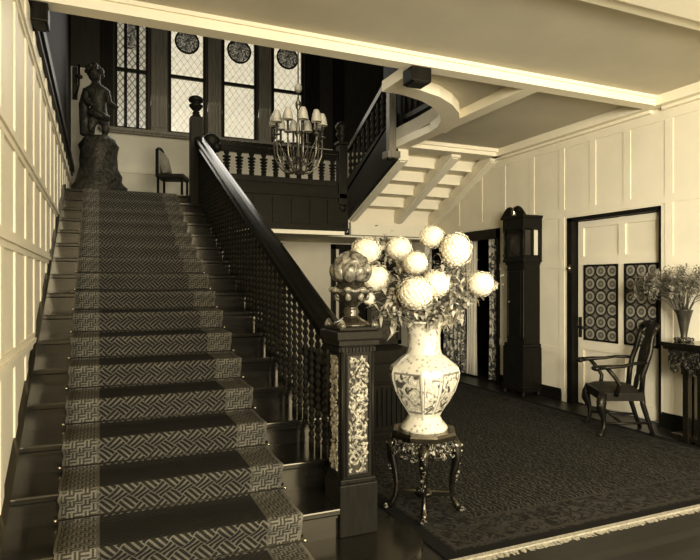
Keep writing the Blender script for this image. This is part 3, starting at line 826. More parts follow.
mb = MB().box(3.44, 3.54, 6.66, 6.76, 3.05, 4.55, .008).box(3.40, 3.58, 6.62, 6.80, 3.06, 3.15, .01)
nd = mb.build('newel_post', M['pilaster'], s2)
mb = MB(); mb.push(T(3.49, 6.71, 3.06)); mb.lathe([(.07, 0), (.05, -.02), (.02, -.03)], 12); mb.pop(); mb.build('drop', M['dark'], nd)
# gallery balustrade seen through the opening
gb = empty('gallery_balustrade', (3.62, 0, 3.456), 0, 'dark gallery balustrade on the upper floor seen through the rounded opening', 'balustrade')
MB().box(-.04, .04, 4.9, 6.68, .85, .92, .01).build('handrail', M['rail'], gb)
MB().box(-.035, .035, 4.9, 6.68, .08, .14).build('bottom_rail', M['dark'], gb)
for i in range(11):
    if i == 0:
        p = [(.03, .1), (.02, .2), (.035, .3), (.02, .42), (.035, .55), (.02, .7), (.03, .86)]
        o = MB().lathe(p, 10).build('baluster', M['dark'], gb); g0 = o.data
    else: o = bpy.data.objects.new('baluster', g0); C.objects.link(o); o.parent = gb
    o.location = (0, 5.0 + i * .16, 0)
for y in (4.95, 6.64): MB().box(-.05, .05, y - .05, y + .05, 0, 1.0, .008).build('post', M['dark'], gb)

# ------------------------------------------------------------------ rug
RX0, RX1, RY0, RY1 = 1.66, 4.82, 2.53, 7.6
M['rug'] = rug_mat(RX0, RX1, RY0, RY1)
rug = empty('rug', (0, 0, 0), 0, 'large dark oriental rug with a pale fringe on the hall floor', 'rug')
MB().box(RX0, RX1, RY0, RY1, .001, .012, .004).build('woven_field', M['rug'], rug)
mb = MB(); rnd = random.Random(5)
for i in range(420):
    x = RX0 + (RX1 - RX0) * i / 419
    dx = rnd.uniform(-.02, .02); L = rnd.uniform(.03, .055)
    mb.add([(x - .006, RY0, .008), (x + .006, RY0, .008), (x + .006 + dx, RY0 - L, .003), (x - .006 + dx, RY0 - L, .003)], [(0, 1, 2, 3)])
mb.box(RX0, RX1, RY0 - .012, RY0 + .02, .002, .014)
tag(mb.build('fringe', M['fringe'], rug, fix=False), kind='stuff')

# ------------------------------------------------------------------ vase stand, vase, flowers
SX, SY = 1.883, 3.173
FACE = math.atan2(-SY, -SX)       # towards the camera
st = empty('vase_stand', (SX, SY, .012), FACE, 'black carved octagonal stand with claw feet under the large vase', 'stand')
mb = MB().lathe([(.175, .515), (.205, .52), (.212, .50), (.212, .475), (.195, .468)][::-1], 8, False, PI / 8)
mb.build('top', M['black'], st)
mb = MB().lathe([(.185, .465), (.19, .40), (.183, .385)][::-1], 8, False, PI / 8)
rnd = random.Random(9)
for i in range(100):
    a = rnd.uniform(0, 2 * PI); z = rnd.uniform(.365, .46)
    mb.ball((.190 * math.cos(a), .190 * math.sin(a), z), rnd.uniform(.008, .017), 6, 5)
mb.build('carved_apron', M['ornate'], st)
for k in range(4):
    a = k * PI / 2
    mb = MB(); mb.push(RZ(a))
    mb.tube([(.18, 0, .46), (.205, 0, .41), (.205, 0, .34), (.185, 0, .26), (.172, 0, .16), (.178, 0, .09), (.20, 0, .045), (.222, 0, .022)], [.030, .036, .030, .022, .018, .018, .022, .022], 8)
    mb.pop(); lg = mb.build('leg', M['black'], st)
    mb = MB(); mb.push(RZ(a))
    for q in (-.5, 0, .5): mb.push(T(.222, 0, .022) @ RZ(q)); mb.ball((.014, 0, 0), .017, 8, 6, 1.3, .7, 1.0); mb.pop()
    mb.pop(); mb.build('claw_foot', M['ornate'], lg)
    mb = MB(); mb.push(RZ(a))
    for i in range(9): mb.ball((.232 - i * .0035 if i < 5 else .218 - (i - 5) * .007, random.uniform(-.012, .012), .42 - i * .028), .013, 6, 5)
    mb.pop(); mb.build('leg_carving', M['ornate'], lg)
mb = MB()
for k in range(2): mb.push(RZ(k * PI / 2)); mb.box(-.18, .18, -.014, .014, .10, .125); mb.pop()
mb.lathe([(.05, .095), (.06, .11), (.05, .13)], 12); mb.build('stretcher', M['black'], st)

ZV = .528
va = empty('large_vase', (SX, SY, ZV), 0, 'large six-sided painted porcelain vase on the black carved stand', 'vase')
prof = [(.146, 0), (.150, .012), (.140, .03), (.118, .055), (.10, .085), (.112, .11), (.160, .18), (.196, .245), (.220, .32), (.224, .362), (.212, .395), (.155, .445), (.114, .475), (.104, .51), (.103, .60), (.115, .655), (.132, .675)]
seg = 8; vs = []; fs = []; uvs = []
H = .675
# alternating wide (60 deg) and narrow (30 deg) facets
ANG = []
a_ = FACE + R(13) - R(15)
for k in range(4): ANG += [a_, a_ + R(30)]; a_ += R(90)
ANG.append(ANG[0] + 2 * PI)
def hexring(r, z, sub=4):
    pts = []
    for k in range(seg):
        a0 = ANG[k]; a1 = ANG[k + 1]
        p0 = Vector((r * math.cos(a0), r * math.sin(a0), z)); p1 = Vector((r * math.cos(a1), r * math.sin(a1), z))
        for j in range(sub):
            q = p0.lerp(p1, j / sub)
            am = a0 + (a1 - a0) * j / sub
            rd = Vector((r * math.cos(am), r * math.sin(am), z))
            w = .15 if z > .07 and z < .40 else .85      # neck and foot rounder than the faceted body
            pts.append(q.lerp(rd, w))
    return pts
sub = 4; nr = seg * sub
for r, z in prof: vs += [tuple(p) for p in hexring(r * 1.0, z)]
me_f = []; me_uv = []
for i in range(len(prof) - 1):
    for k in range(nr):
        k2 = (k + 1) % nr
        fs.append((i * nr + k, i * nr + k2, (i + 1) * nr + k2, (i + 1) * nr + k))
        u0 = (k % sub) / sub; u1 = u0 + 1 / sub
        u0 += .0005; u1 -= .0005
        f0 = k // sub
        me_uv += [(f0 + u0, prof[i][1] / H), (f0 + u1, prof[i][1] / H), (f0 + u1, prof[i + 1][1] / H), (f0 + u0, prof[i + 1][1] / H)]
fs.append(tuple(range(nr - 1, -1, -1))); me_uv += [(0, 0)] * nr
me = bpy.data.meshes.new('body'); me.from_pydata(vs, [], fs)
ul = me.uv_layers.new(name='UVMap')
for i, q in enumerate(me_uv): ul.data[i].uv = q
me.materials.append(M['porcelain'])
me.polygons.foreach_set('use_smooth', [True] * len(fs))
me.set_sharp_from_angle(angle=R(26))
o = bpy.data.objects.new('body', me); C.objects.link(o); o.parent = va
MB().lathe([(.134, .668), (.14, .672), (.14, .682), (.128, .682)], 24).build('rim', M['porcelain'], va)

def leaf_quad(mb_, base, dirv, L, W, droop=.3):
    d = Vector(dirv).normalized(); side = d.cross(Vector((0, 0, 1)))
    if side.length < .05: side = Vector((1, 0, 0))
    side.normalize(); up = side.cross(d)
    p0 = Vector(base); p1 = p0 + d * L * .45 + up * .02 * L; p2 = p0 + d * L - Vector((0, 0, droop * L))
    q = p0 + d * L * .25
    mb_.add([tuple(p0), tuple(q + side * W * .4), tuple(p1 + side * W * .5), tuple(p2), tuple(p1 - side * W * .5), tuple(q - side * W * .4), tuple(q), tuple(p1)],
            [(0, 1, 6), (0, 6, 5), (1, 2, 7, 6), (5, 6, 7, 4), (2, 3, 7), (4, 7, 3)])
def bloom_mb(r, rnd):
    mb = MB(); mb.ball((0, 0, 0), r * .86, 16, 10)
    n = 210; ga = PI * (3 - math.sqrt(5))
    for i in range(n):
        z = 1 - 2 * (i + .5) / n; rr = math.sqrt(1 - z * z); a = ga * i
        d = Vector((rr * math.cos(a), rr * math.sin(a), z))
        c = d * r * rnd.uniform(.88, 1.03)
        t1 = d.orthogonal().normalized(); t2 = d.cross(t1); s = r * rnd.uniform(.13, .19)
        ang = rnd.uniform(0, PI); e1 = t1 * math.cos(ang) + t2 * math.sin(ang); e2 = d.cross(e1)
        pts = []
        for q in range(4):
            aa = q * PI / 2
            v = e1 * math.cos(aa) + e2 * math.sin(aa); w = e1 * math.cos(aa + .78) + e2 * math.sin(aa + .78)
            pts += [c + v * s - d * s * .15, c + w * s * .45]
        vs = [tuple(c + d * s * .12)] + [tuple(p) for p in pts]
        mb.add(vs, [(0, 1 + q, 1 + (q + 1) % 8) for q in range(8)])
    return mb
blooms = [((1.564, 3.355, 1.651), .083, 'white mop-head bloom at the far left edge of the big vase bouquet, upper row'),
          ((1.804, 3.36, 1.67), .079, 'white mop-head bloom at the back of the bouquet left of its centre'),
          ((1.778, 3.098, 1.572), .067, 'smaller white mop-head bloom above the big front bloom'),
          ((1.573, 3.242, 1.472), .081, 'white mop-head bloom low on the left just right of the newel finial'),
          ((1.512, 3.214, 1.355), .037, 'smallest white bloom, lowest on the left beside the newel finial'),
          ((1.706, 2.966, 1.388), .094, 'largest white mop-head bloom at the front centre over the vase neck'),
          ((1.867, 3.006, 1.441), .078, 'white mop-head bloom touching the right of the big front bloom'),
          ((1.977, 3.231, 1.744), .071, 'topmost white mop-head bloom of the vase bouquet'),
          ((2.063, 3.084, 1.655), .091, 'large white mop-head bloom at the upper right of the bouquet'),
          ((2.177, 2.981, 1.441), .074, 'white mop-head bloom jutting out far right before the curtain')]
MOUTH = Vector((SX, SY, ZV + .66))
for i, (p, r, lab) in enumerate(blooms):
    rnd = random.Random(20 + i); p = Vector(p)
    t = empty('hydrangea', MOUTH, 0, lab, 'flower', 'white blooms in the large vase')
    off = Vector((.045 * math.cos(i * 2.4), .045 * math.sin(i * 2.4), -.12))
    rel = p - MOUTH
    b_ = bloom_mb(r, rnd).build('bloom', M['bloom'], t, fix=False); b_.location = rel
    b_.scale = (1.2, 1.2, 1.12) if i != 8 else (1.15, 1.15, 1.3)
    mid = off.lerp(rel, .5) + Vector((rel.x * -.12, rel.y * -.12, .06))
    pts = [off, off.lerp(mid, .5) + Vector((0, 0, .03)), mid, mid.lerp(rel, .55), rel]
    MB().tube(pts, [.006, .006, .005, .005, .004], 6).build('stem', M['stem'], t)
    mb = MB()
    for j in range(10):
        f = rnd.uniform(.3, .95); base = off.lerp(rel, f) + Vector((rnd.uniform(-.02, .02),) * 3)
        dv = (rnd.uniform(-1, 1), rnd.uniform(-1, 1), rnd.uniform(-.5, .5))
        leaf_quad(mb, base, dv, rnd.uniform(.06, .11), rnd.uniform(.025, .05), rnd.uniform(.1, .5))
    mb.build('leaves', M['leaf'] if i % 2 else M['leafpale'], t, fix=False)
# leafy sprays filling the bouquet
sprays = [(2.27, 3.0, 1.45), (1.62, 3.14, 1.28), (2.02, 3.12, 1.36), (1.90, 3.30, 1.58), (1.78, 3.30, 1.45), (1.90, 3.0, 1.24), (1.60, 3.30, 1.58), (2.10, 3.08, 1.50), (1.77, 3.22, 1.54), (1.61, 3.14, 1.42), (2.02, 3.03, 1.33), (2.0, 3.16, 1.58), (1.63, 3.1, 1.30), (1.99, 3.03, 1.24), (2.13, 3.10, 1.58), (1.72, 3.45, 1.76)]
ff = empty('filler_foliage', MOUTH, 0, 'mass of speckled leaves and sprigs filling the big vase between the white blooms', 'foliage', None, 'stuff')
ms = MB(); mb = MB(); m2 = MB()
for i, p in enumerate(sprays):
    rnd = random.Random(60 + i); rel = Vector(p) - MOUTH
    off = Vector((.05 * math.cos(i * 1.9 + 1), .05 * math.sin(i * 1.9 + 1), -.12)); mid = off.lerp(rel, .5) + Vector((0, 0, .05))
    ms.tube([off, mid, rel], [.005, .004, .002], 5)
    for j in range(120):
        f = rnd.uniform(.25, 1.02)
        base = (off.lerp(mid, f * 2) if f < .5 else mid.lerp(rel, f * 2 - 1)) + Vector((rnd.uniform(-.06, .06), rnd.uniform(-.06, .06), rnd.uniform(-.06, .06)))
        if base.z < .02: base.z = .03
        dv = (rnd.uniform(-1, 1), rnd.uniform(-1, 1), rnd.uniform(-.8, .7))
        leaf_quad(mb if j % 3 else m2, base, dv, rnd.uniform(.03, .07), rnd.uniform(.018, .036), rnd.uniform(0, .5))
tag(ms.build('stems', M['stem'], ff), kind='stuff'); tag(mb.build('leaves', M['leaf'], ff, fix=False), kind='stuff'); tag(m2.build('blossoms', M['leafpale'], ff, fix=False), kind='stuff')

# ------------------------------------------------------------------ longcase clock (against the right wall, facing the hall)
ck = empty('longcase_clock', (XR - .005, 6.03, 0), 0, 'tall dark longcase clock with swan-neck pediment against the cream wall', 'clock')
# local x negative = into the room
MB().box(-.30, 0, -.20, .20, .07, .62, .008).box(-.315, 0, -.215, .215, .06, .13, .008).box(-.29, 0, -.19, .19, .62, .665, .01).build('base', M['clock'], ck)
for y in (-.18, .18):
    for x in (-.28, -.04):
        MB().push(T(0, 0, 0)) if False else None
        mb = MB(); mb.push(T(x, y, 0)); mb.lathe([(.022, 0), (.034, .02), (.022, .045), (.03, .07)], 10); mb.pop(); mb.build('foot', M['clock'], ck)
MB().box(-.26, 0, -.165, .165, .66, 1.70, .006).build('trunk', M['clock'], ck)
td = MB().box(-.272, -.255, -.115, .115, .76, 1.60, .006).build('trunk_door', M['clock'], ck)
MB().ball((-.282, .095, 1.2), .012).build('keyhole', M['brass'], td)
for y in (-.15, .15):
    mb = MB(); mb.push(T(-.255, y, .72)); mb.lathe([(.02, 0), (.014, .04), (.014, .86), (.02, .90)], 10); mb.pop(); mb.build('trunk_column', M['clock'], ck)
mb = MB().box(-.275, 0, -.18, .18, 1.68, 1.71).box(-.30, 0, -.205, .205, 1.71, 1.755, .008)
mb.build('cornice', M['clock'], ck)
hood = MB()
hood.box(-.30, 0, -.205, .205, 2.13, 2.30, .006).box(-.32, 0, -.225, .225, 2.27, 2.305, .006).box(-.05, 0, -.20, .20, 1.75, 2.14).box(-.275, -.0, -.19, -.165, 1.75, 1.80).box(-.29, 0, -.195, .195, 1.75, 1.785)
hood.box(-.285, -.26, -.19, -.13, 1.76, 2.14).box(-.285, -.26, .13, .19, 1.76, 2.14).box(-.285, -.26, -.19, .19, 2.08, 2.14).box(-.16, -.12, -.19, -.165, 1.76, 2.14).box(-.16, -.12, .165, .19, 1.76, 2.14)
hd = hood.build('hood', M['clock'], ck)
MB().box(-.255, -.24, -.135, .135, 1.785, 2.09).build('dial', M['dial'], hd)
mb = MB(); mb.push(T(-.262, 0, 1.93) @ RY(-PI / 2)); mb.lathe([(.12, -.006), (.125, 0), (.11, .006)], 28); mb.pop(); mb.build('chapter_ring', M['dial'], hd)
for sy_ in (-1, 1):
    MB().box(-.255, -.16, sy_ * .172 - .006, sy_ * .172 + .006, 1.80, 2.12).build('side_glass', M['clock'] if sy_ > 0 else M['dial'], hd)
    MB().box(-.12, -.055, sy_ * .180 - .008, sy_ * .180 + .008, 1.80, 2.12).build('side_glass', M['sideglass'], hd)
    mb = MB(); mb.push(T(-.285, sy_ * .185, 1.79)); mb.lathe([(.022, 0), (.022, .02), (.013, .03), (.013, .31), (.022, .32), (.022, .34)], 10); mb.pop(); mb.build('hood_column', M['clock'], hd)
# swan-neck pediment
for s_ in (-1, 1):
    pts = []; rad = []
    for i in range(13):
        f = i / 12
        pts.append((-.29, s_ * (.215 - .155 * f), 2.30 + .085 * math.sin(f * PI * .62) + .03 * f)); rad.append(.022)
    for i in range(1, 8):
        a = i / 7 * PI * 1.6
        pts.append((-.29, s_ * (.06 - .028 * math.sin(a) + .0), 2.409 - .03 * (1 - math.cos(a)) * .8)); rad.append(.022 - .001 * i)
    mb = MB().tube(pts, rad, 8); mb.prism([(s_ * .215, 2.29), (s_ * .215, 2.31), (s_ * .15, 2.35), (s_ * .09, 2.38), (s_ * .06, 2.38), (s_ * .05, 2.29)], 'x', -.295, -.27)
    mb.build('swan_neck', M['clock'], hd)
mb = MB(); mb.push(T(-.285, 0, 2.29)); mb.lathe([(.025, 0), (.018, .04), (.03, .07), (.028, .09), (.01, .12), (.004, .14)], 12); mb.pop(); mb.build('finial', M['brass'], hd)

# ------------------------------------------------------------------ armchair by the door
ch = empty('armchair', (4.625, 4.175, .0), R(238), 'dark wooden armchair with splat back and cabriole legs in front of the door', 'armchair')
SW, BW, SD, SH = .275, .215, .205, .43
pl = [(-SW, -SD), (SW, -SD), (BW, SD), (-BW, SD)]
MB().prism(pl, 'z', SH - .09, SH - .01).build('seat_rail', M['chair'], ch)
mb = MB(); n = 10; vs = []; fs = []
for i in range(n + 1):
    for j in range(n + 1):
        u, v = i / n, j / n
        w = SW + (BW - SW) * v - .012
        x = -w + 2 * w * u; y = -SD + .012 + (2 * SD - .02) * v
        z = SH - .02 + .055 * (1 - (2 * u - 1) ** 4) ** .5 * (1 - (2 * v - 1) ** 4) ** .5
        vs.append((x, y, z))
for i in range(n):
    for j in range(n): a = i * (n + 1) + j; fs.append((a, a + n + 1, a + n + 2, a + 1))
mb.add(vs, fs, True); mb.build('seat_cushion', M['seat'], ch)
for s_ in (-1, 1):
    x = s_ * (SW - .02); y = -SD + .03
    mb = MB().tube([(x, y, SH - .02), (x + s_ * .018, y - .018, SH - .10), (x + s_ * .022, y - .024, SH - .16), (x, y + .004, .18), (x - s_ * .004, y + .008, .09), (x + s_ * .008, y - .01, .04), (x + s_ * .02, y - .025, .02), (x + s_ * .02, y - .025, .0)], [.034, .046, .042, .024, .019, .022, .034, .028], 10)
    mb.ball((x + s_ * .03, y - .035, SH - .13), .03, 8, 6); mb.build('leg', M['chair'], ch)
    x = s_ * (BW - .025); y = SD - .02
    mb = MB().tube([(x, y + .11, 0), (x, y + .06, .15), (x, y + .015, .30), (x, y, SH)], [.019, .021, .024, .026], 8); mb.build('leg', M['chair'], ch)
    mb = MB().tube([(x, y, SH - .02), (x, y + .015, .58), (x + s_ * .018, y + .045, .70), (x + s_ * .004, y + .075, .80), (x - s_ * .012, y + .10, .92), (x - s_ * .005, y + .125, 1.02)], [.026, .025, .024, .026, .022, .024], 8); mb.build('back_post', M['chair'], ch)
    # arm with scrolled end and curved support
    xa = s_ * (SW + .03)
    mb = MB().tube([(s_ * (BW - .01), SD + .03, .70), (s_ * (BW + .06), SD - .12, .695), (xa, 0, .675), (xa + s_ * .012, -.14, .665), (xa, -.24, .655)], [.020, .019, .021, .027, .032], 8, True, .75)
    mb.ball((xa, -.25, .65), .042, 10, 6, 1.1, 1.0, .65)
    mb.tube([(s_ * (SW - .015), -.06, SH - .04), (s_ * (SW + .02), -.04, .50), (s_ * (SW + .02), -.08, .57), (xa, -.15, .655)], [.022, .02, .018, .02], 8)
    mb.build('arm', M['chair'], ch)
mb = MB().tube([(-BW + .02, SD + .105, 1.0), (-.15, SD + .125, 1.04), (-.06, SD + .128, 1.05), (0, SD + .13, 1.03), (.06, SD + .128, 1.05), (.15, SD + .125, 1.04), (BW - .02, SD + .105, 1.0)], [.026, .03, .034, .03, .034, .03, .026], 8); mb.build('crest_rail', M['chair'], ch)
pr_ = [(.045, SH), (.055, .52), (.042, .56), (.085, .68), (.10, .78), (.08, .86), (.05, .92), (.075, .98), (.09, 1.03)]
vs = []; fs = []
for w, z in pr_:
    yb = SD - .02 + .135 * max(0, (z - SH) / .6) ** 1.1
    vs += [(-w, yb, z), (w, yb, z), (w, yb + .014, z), (-w, yb + .014, z)]
for i in range(len(pr_) - 1):
    for k in range(4): k2 = (k + 1) % 4; fs.append((i * 4 + k, i * 4 + k2, i * 4 + 4 + k2, i * 4 + 4 + k))
MB().add(vs, fs).build('back_splat', M['chair'], ch)
mb = MB()
for s_ in (-1, 1): mb.tube([(s_ * (SW - .02), -SD + .04, .13), (s_ * (BW - .02), SD + .04, .13)], .013, 8)
mb.tube([(-SW + .04, 0, .13), (SW - .04, 0, .13)], .013, 8); mb.build('stretcher', M['chair'], ch)

# ------------------------------------------------------------------ console table, its vase and dried bouquet
ct = empty('console_table', (0, 0, 0), 0, 'dark carved console table with slender legs against the right wall', 'table')
CY1, CXF = 3.82, 4.80
MB().box(CXF, XR - .03, 2.80, CY1, .86, .90, .008).box(CXF + .02, XR - .03, 2.82, CY1 - .02, .835, .86).build('top', M['black'], ct)
mb = MB().box(CXF + .05, XR - .05, 2.85, CY1 - .05, .70, .84)
rnd = random.Random(4)
for i in range(46):
    y = 2.87 + (CY1 - .07 - 2.87) * i / 45
    mb.ball((CXF + .045, y, .69 + .05 * math.sin(i * .7) + rnd.uniform(-.02, .03)), rnd.uniform(.014, .028), 6, 5)
mb.build('carved_apron', M['ornate_dim'], ct)
for x, y in ((CXF + .08, 3.60), (CXF + .08, 3.46), (CXF + .08, 3.0), (XR - .10, 3.70), (XR - .10, 2.95)):
    mb = MB().box(x - .026, x + .026, y - .026, y + .026, .05, .72, .004).box(x - .04, x + .04, y - .04, y + .04, 0, .06, .006).box(x - .036, x + .036, y - .036, y + .036, .62, .72, .006)
    mb.build('leg', M['black'], ct)
MB().box(CXF + .05, XR - .06, 2.92, 3.74, .03, .065).build('base_shelf', M['black'], ct)
cv = empty('flower_vase', (5.0, 3.72, .90), 0, 'small dark trumpet vase holding dried flowers on the console table', 'vase')
MB().lathe([(.055, 0), (.06, .012), (.03, .03), (.028, .06), (.04, .14), (.055, .22), (.075, .29), (.078, .295)], 18).build('body', M['bluevase'], cv)
mb = MB(); mb.lathe([(.078, .015), (.082, .02), (.07, .03)], 18); 
for k in range(9): mb.push(RZ(k * .7)); mb.ball((.07, 0, .02), .018, 6, 5); mb.pop()
mb.build('scroll_base', M['ornate'], cv)
db = empty('dried_bouquet', (5.0, 3.72, 1.17), 0, 'broad bunch of feathery dried flowers in the vase on the console table', 'flowers')
rnd = random.Random(11)
heads = MB(); stems = MB()
for i in range(70):
    a = rnd.uniform(0, 2 * PI); sp = rnd.uniform(.0, 1) ** .5
    hx = .20 * sp * math.cos(a) - .06; hy = .44 * sp * math.sin(a) + .03; hz = .42 - .17 * sp * sp - rnd.uniform(0, .16) * (1.1 - .6 * sp)
    if hx > .15: hx = .15
    stems.tube([(rnd.uniform(-.03, .03), rnd.uniform(-.03, .03), -.10), (hx * .35, hy * .35, hz * .55), (hx, hy, hz)], [.003, .003, .002], 5)
    for j in range(100):
        d = Vector((rnd.gauss(0, 1), rnd.gauss(0, 1), rnd.gauss(0, 1))).normalized()
        b0 = Vector((hx, hy, hz)) + d * rnd.uniform(.0, .065)
        if b0.x > .16: continue
        leaf_quad(heads, b0, d, rnd.uniform(.014, .03), rnd.uniform(.009, .018), .1)
tag(heads.build('flower_heads', M['dried'], db, fix=False), kind='stuff'); tag(stems.build('stems', M['stem'], db), kind='stuff')

# ------------------------------------------------------------------ chandelier
cd = empty('chandelier', (2.05, 6.2, 2.66), 0, 'many-armed chandelier with pale glass shades hanging in the stairwell', 'chandelier')
MB().lathe([(.004, 0), (.03, .02), (.045, .05), (.03, .08), (.02, .12), (.028, .20), (.018, .28), (.022, .42), (.04, .46), (.022, .50), (.012, .62), (.012, .72), (.03, .76), (.035, .80), (.012, .84), (.008, .90)], 14).build('stem_column', M['crystal'], cd)
MB().tube([(0, 0, .88), (0, 0, ZU - 2.66)], .007, 6).build('rod', M['crystal'], cd)
MB().ball((0, 0, .97), .045, 12, 8, 1, 1, 1.2).build('glass_ball', M['shade'], cd)
arm0 = None
for k in range(10):
    a = 2 * PI * k / 10 + .2
    mb = MB(); mb.push(RZ(a)); rr = .27
    mb.tube([(.02, 0, .06), (.08, 0, .02), (.15, 0, .03), (.22, 0, .10), (.26, 0, .20), (rr, 0, .33), (rr, 0, .42)], .010, 6)
    mb.tube([(.03, 0, .20), (.10, 0, .10), (.17, 0, .16), (.20, 0, .26), (.25, 0, .33)], .006, 6)
    mb.push(T(rr, 0, .40)); mb.lathe([(.012, 0), (.04, .012), (.042, .018), (.014, .022), (.013, .14)], 10); mb.pop()
    mb.pop(); o = mb.build('arm', M['crystal'], cd)
    mb = MB(); mb.push(RZ(a) @ T(rr, 0, .545)); mb.lathe([(.055, 0), (.060, .005), (.054, .04), (.045, .09), (.030, .125), (.024, .135)], 12, True, 0, False); mb.pop(); mb.build('lamp_shade', M['shade'], o)

# ------------------------------------------------------------------ landing: statue, pedestal, chair, sconce
pdx, pdy = .0, 8.72
pd = empty('pedestal', (pdx, pdy, ZL), 0, 'dark flaring rocky pedestal under the statue on the landing', 'pedestal')
rnd = random.Random(31)
vs = []; fs = []; prof = [(.345, 0), (.355, .10), (.345, .20), (.315, .27), (.285, .36), (.255, .46), (.245, .58), (.235, .70), (.25, .76), (.225, .84), (.17, .89), (.02, .905)]
for r, z in prof:
    for k in range(22):
        a = 2 * PI * k / 22; q = r * rnd.uniform(.88, 1.10); vs.append((q * math.cos(a), q * math.sin(a), z + (rnd.uniform(-.012, .012) if z > 0 else 0)))
n = 22
for i in range(len(prof) - 1):
    for k in range(n): k2 = (k + 1) % n; fs.append((i * n + k, i * n + k2, (i + 1) * n + k2, (i + 1) * n + k))
fs.append(tuple(range(n - 1, -1, -1))); fs.append(tuple((len(prof) - 1) * n + k for k in range(n)))
mb = MB().add(vs, fs, True)
mb.build('body', M['statue'], pd)
def skin_body(name, joints, edges, radii, mat, parent, loc, sub=2):
    me = bpy.data.meshes.new(name); me.from_pydata(joints, edges, []); me.update()
    o = bpy.data.objects.new(name, me); C.objects.link(o); o.parent = parent; o.location = loc
    sk = o.modifiers.new('skin', 'SKIN')
    if not me.skin_vertices: me.attributes
    for i, v in enumerate(o.data.skin_vertices[0].data): v.radius = (radii[i], radii[i]); v.use_root = (i == 0)
    sk.use_smooth_shade = True
    s = o.modifiers.new('sub', 'SUBSURF'); s.levels = sub; s.render_levels = sub
    me.materials.append(mat)
    dg = bpy.context.evaluated_depsgraph_get(); ev = o.evaluated_get(dg); m2 = bpy.data.meshes.new_from_object(ev)
    o.modifiers.clear(); o.data = m2
    for p in m2.polygons: p.use_smooth = True
    if not m2.materials: m2.materials.append(mat)
    return o
sgt = empty('statue', (pdx, pdy, ZL + .89), 0, 'dark bronze statue of a leaning figure with an outstretched arm on the pedestal', 'statue')
J = [(0, 0, .30), (0.0, 0, .42), (-.01, 0, .55), (-.03, 0, .66), (-.04, -.01, .73), (-.05, -.02, .80),     # pelvis, waist, chest, shoulders, neck, head base
     (.10, -.02, .62), (.13, -.05, .48), (.20, -.10, .42), (.25, -.12, .41),                                      # right arm out
     (-.15, 0, .62), (-.17, -.03, .50), (-.10, -.09, .42), (-.06, -.10, .40),                                     # left arm bent
     (.07, -.02, .22), (.09, -.08, .12), (.07, -.02, .03), (.08, -.08, .02),                                      # leg
     (-.07, -.02, .22), (-.10, -.06, .12), (-.09, 0, .03), (-.09, -.06, .02)]
Eg = [(0, 1), (1, 2), (2, 3), (3, 4), (4, 5), (3, 6), (6, 7), (7, 8), (8, 9), (3, 10), (10, 11), (11, 12), (12, 13), (0, 14), (14, 15), (15, 16), (16, 17), (0, 18), (18, 19), (19, 20), (20, 21)]
Ra = [.115, .10, .12, .11, .05, .05, .055, .042, .036, .022, .055, .042, .036, .024, .075, .058, .04, .026, .075, .058, .04, .026]
skin_body('body', J, Eg, Ra, M['statue'], sgt, (0, 0, 0))
mb = MB(); mb.push(T(-.055, -.02, .86) @ RX(.15)); mb.ball((0, 0, 0), .095, 16, 12, .92, 1.0, 1.15)
mb.ball((0, -.095, -.015), .017, 8, 6, .8, 1, 1.3); mb.ball((-.035, -.082, .01), .014, 8, 5); mb.ball((.035, -.082, .01), .014, 8, 5); mb.ball((0, -.085, -.05), .018, 8, 5, 1.4, .7, .6); mb.pop()
hd_ = mb.build('head', M['statue'], sgt)
mb = MB(); rnd = random.Random(2)
for i in range(46):
    a = rnd.uniform(0, 2 * PI); el = rnd.uniform(-.2, 1.5)
    d = Vector((math.cos(a) * math.cos(el), math.sin(a) * math.cos(el), math.sin(el)))
    if d.y < -.55 and d.z < .6: continue
    mb.ball(tuple(Vector((-.055, -.01, .875)) + d * .10), rnd.uniform(.028, .042), 7, 5)
mb.build('hair', M['statue'], hd_)
mb = MB().tube([(-.16, .03, .66), (-.19, .05, .45), (-.17, .04, .25), (-.15, .02, .03)], [.04, .07, .08, .09], 8).tube([(-.12, -.1, .33), (0, -.13, .27), (.12, -.08, .25)], [.05, .06, .05], 8)
mb.build('drapery', M['statue'], sgt)

lc = empty('side_chair', (1.0, 8.88, ZL), R(70), 'small dark side chair with a pale cushion at the top of the stairs', 'chair')
MB().box(-.20, .20, -.20, .20, .40, .46, .02).build('seat', M['seat'], lc)
for x in (-.17, .17):
    for y in (-.17, .17): MB().tube([(x, y, 0), (x, y, .42)], .018, 8).build('leg', M['dark'], lc)
mb = MB().box(-.20, -.165, .16, .20, .42, .80, .006).box(.165, .20, .16, .20, .42, .80, .006).tube([(-.2, .18, .79), (-.1, .18, .84), (0, .18, .855), (.1, .18, .84), (.2, .18, .79)], .022, 8)
mb.build('back_frame', M['dark'], lc)
mb = MB().box(-.16, .16, .15, .19, .44, .81, .015); mb.build('back_upholstery', M['lining'], lc)

cu = MB().box(-.15, .15, -.06, .06, 0, .30, .05).build('cushion', M['lining'])
cu.location = (1.0 - .07, 8.88 + .03, ZL + .475); cu.rotation_euler = (R(-14), 0, R(75))
tag(cu, 'pale cushion leaning on the small chair at the top of the stairs', 'cushion')
sc_ = empty('wall_sconce', (-.335, YB, 4.42), 0, 'dark curled wall bracket high in the corner beside the statue', 'sconce')
MB().lathe([(.05, -.02), (.055, 0), (.045, .02)], 12).build('candle_cup', M['iron'], sc_).location = (0.06, -.20, .12)
MB().box(-.035, .035, -.03, 0, -.18, .32, .008).build('backplate', M['iron'], sc_)
MB().tube([(0, -.02, -.10), (.0, -.10, -.16), (.03, -.18, -.12), (.06, -.20, 0), (.06, -.20, .12)], .014, 8).build('bracket_arm', M['iron'], sc_)
MB().tube([(.06, -.20, .12), (.06, -.20, .30)], .017, 8).build('candle', M['dark'], sc_)

